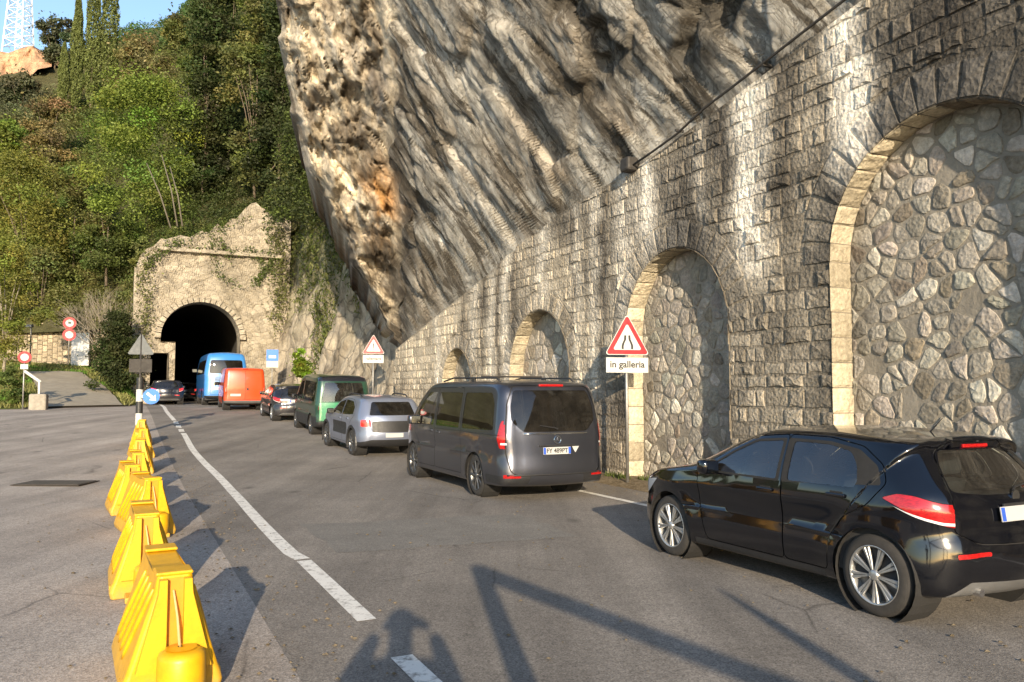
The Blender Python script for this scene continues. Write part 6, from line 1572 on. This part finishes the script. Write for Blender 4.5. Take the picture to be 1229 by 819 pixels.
plate(pt(m5, 'tg'), 0, sy(c5, 0, .8) - .004, .8, None, R(-8))
O1 = dict(paint='orange_paint', width=1.86, wb=2.95, wr=.33, tw=.20, belt=1.10, tumble=.10, r=.10, rend=.07, nose=.20, tail=.02, flare=.0, crown=.02, endcrown=.02, res=130,
    outline=[(-.85, .36), (-.90, .45), (-.90, .8), (-.89, 1.2), (-.86, 1.6), (-.80, 1.90), (-.70, 1.96), (-.3, 1.98), (1.2, 1.99), (2.1, 1.92), (2.5, 1.65), (2.9, 1.3), (3.2, 1.15), (3.6, 1.0), (3.78, .8), (3.8, .5), (3.7, .3), (2.9, .26), (1.2, .26), (0, .26)],
    cabin=(1.4, 2.6), seats=[(1.8, .6, 1)], mirror=(2.5, 1.2, 1.2), mirror_mat='black_plastic', handles=[(1.6, 1.0, None)], spokes=6, spw=.05, rim_mat='dark_alloy', winset=.03, spine=.75,
    regions=[
        ('fd', RD([(1.60, .36), (1.62, 1.84), (2.15, 1.82), (2.55, 1.5), (2.8, 1.22), (2.7, .8), (2.6, .36)], .05), 'side', .5, None, 'door', 'orange_paint', .008),
        ('fdw', RD([(1.70, 1.15), (1.70, 1.76), (2.10, 1.74), (2.45, 1.45), (2.62, 1.22)], .04), 'side', .5, 'fd', 'window', 'tinted_glass', 0),
        ('d1', RD([(-.80, .52), (-.80, 1.88), (-.006, 1.88), (-.006, .52)], .05), 'rear', -.6, None, 'rear_door', 'orange_paint', .012),
        ('d2', RD([(.80, .52), (.80, 1.88), (.006, 1.88), (.006, .52)], .05), 'rear', -.6, None, 'rear_door', 'orange_paint', .012),
        ('tl', RD([(-1.2, .80), (-1.2, 1.10), (-.86, 1.10), (-.86, .80)], .02), 'side', .84, None, 'tail_light', 'clear_lamp', 0),
        ('tlr', RD([(-1.2, 1.12), (-1.2, 1.30), (-.86, 1.30), (-.86, 1.12)], .02), 'side', .84, None, 'tail_light', 'red_lamp', 0),
        ('lb', RD([(-1, .26), (-1, .48), (1, .48), (1, .26)], .02), 'rear', -.5, None, 'bumper', 'grey_plastic', 0),
        ('sk', [(-1.2, .2), (.2, .2), (.2, .48), (-1.2, .48)], 'side', .5, None, 'side_trim', 'grey_plastic', 0),
        ('ws', RD([(-.76, 1.25), (-.62, 1.82), (.62, 1.82), (.76, 1.25)], .05), 'front', 2.0, None, 'windscreen', 'clear_glass', 0)])
c6, m6 = car('panel_van', 'bright orange panel van stopped at the tunnel entrance behind the blue coach', 'van', O1, 5.08, 39.8, -2)
d1 = pt(m6, 'd1') or c6
plate(d1, -.42, sy(c6, -.42, .74) - .004, .74, None, 0, .46, .11, False); MB().box(.06, .16, sy(c6, .1, 1) - .02, -.895, .95, 1.07, .01).build('door_latch', M['black_plastic'], pt(m6, 'd2') or c6)
MB().box(-.12, .12, -.84, -.80, 1.93, 1.965, .005).build('brake_light', M['red_lamp'], c6)
B1 = dict(paint='blue_paint', width=2.25, wb=3.9, wr=.42, tw=.26, belt=1.75, tumble=.16, r=.16, rend=.12, nose=.15, tail=.02, flare=.0, crown=.05, endcrown=.04, res=130,
    outline=[(-1.75, .42), (-1.85, .52), (-1.86, 1.1), (-1.84, 1.7), (-1.80, 2.3), (-1.70, 2.72), (-1.50, 2.84), (-1.0, 2.88), (1.5, 2.90), (4.2, 2.88), (4.9, 2.7), (5.2, 2.0), (5.35, 1.1), (5.35, .5), (5.2, .35), (3.9, .33), (1.8, .33), (0, .33)],
    cabin=(-1.5, 4.9), floor=.75, seats=[(-1.0, 1.0, 1), (0, 1.0, 1), (1.2, 1.0, 1)], mirror=(4.9, 2.0, 1.5), mirror_mat='black_plastic', handles=[], spokes=8, spw=.06, winset=.06, spine=1.2, arch=.50, noset=.6,
    regions=[
        ('sw', RD([(-1.5, 1.72), (-1.45, 2.50), (4.4, 2.50), (4.6, 1.72)], .08), 'side', .7, None, 'side_window', 'dark_glass', 0),
        ('rw', RD([(-.88, 1.75), (-.82, 2.48), (.82, 2.48), (.88, 1.75)], .12), 'rear', -1.5, None, 'rear_window', 'tinted_glass', 0),
        ('eg', RD([(-.80, .62), (-.80, 1.55), (.80, 1.55), (.80, .62)], .05), 'rear', -1.5, None, 'engine_cover', 'blue_paint', .012),
        ('tl', RD([(-2.0, .80), (-2.0, 1.5), (-1.80, 1.5), (-1.80, .80)], .02), 'side', 1.02, None, 'tail_light', 'red_lamp', 0),
        ('lb', RD([(-1.2, .30), (-1.2, .54), (1.2, .54), (1.2, .30)], .02), 'rear', -1.5, None, 'bumper', 'black_plastic', 0),
        ('ws', RD([(-.95, 1.3), (-.85, 2.6), (.85, 2.6), (.95, 1.3)], .05), 'front', 4.6, None, 'windscreen', 'clear_glass', 0)])
c7, m7 = car('coach', 'light blue coach entering the tunnel, ahead of the orange van', 'bus', B1, 4.98, 47.6, -1)
eg = pt(m7, 'eg') or c7
M['yellow_decal'] = simple('yellow_decal', (.75, .75, .05), .4)
ye = sy(c7, -.4, 1.1) - .01; MB().box(-.62, -.2, ye, ye + .05, 1.12, 1.26).build('yellow_stripe', M['yellow_decal'], eg); MB().box(-.62, -.1, ye, ye + .05, .86, 1.0).build('white_stripe', M['sign_white'], eg)
for z in (1.36, 1.43, 1.5): MB().box(-.6, .6, ye, ye + .06, z - .012, z + .012).build('grille_bar', M['black_plastic'], eg)
D2 = dict(D1); D2['regions'] = [r if r[6] != 'red_lamp' else (*r[:6], 'red_lamp_lit', r[7]) for r in D1['regions']]
c8, m8 = car('small_car', 'dark small car with red tail lights in the shade left of the tunnel mouth', 'car', D2, 2.15, 49.2, 0)
c9, m9 = car('small_car', 'dark car deep inside the tunnel with one red tail light showing left of the coach', 'car', D2, 3.9, 62.0, 0)
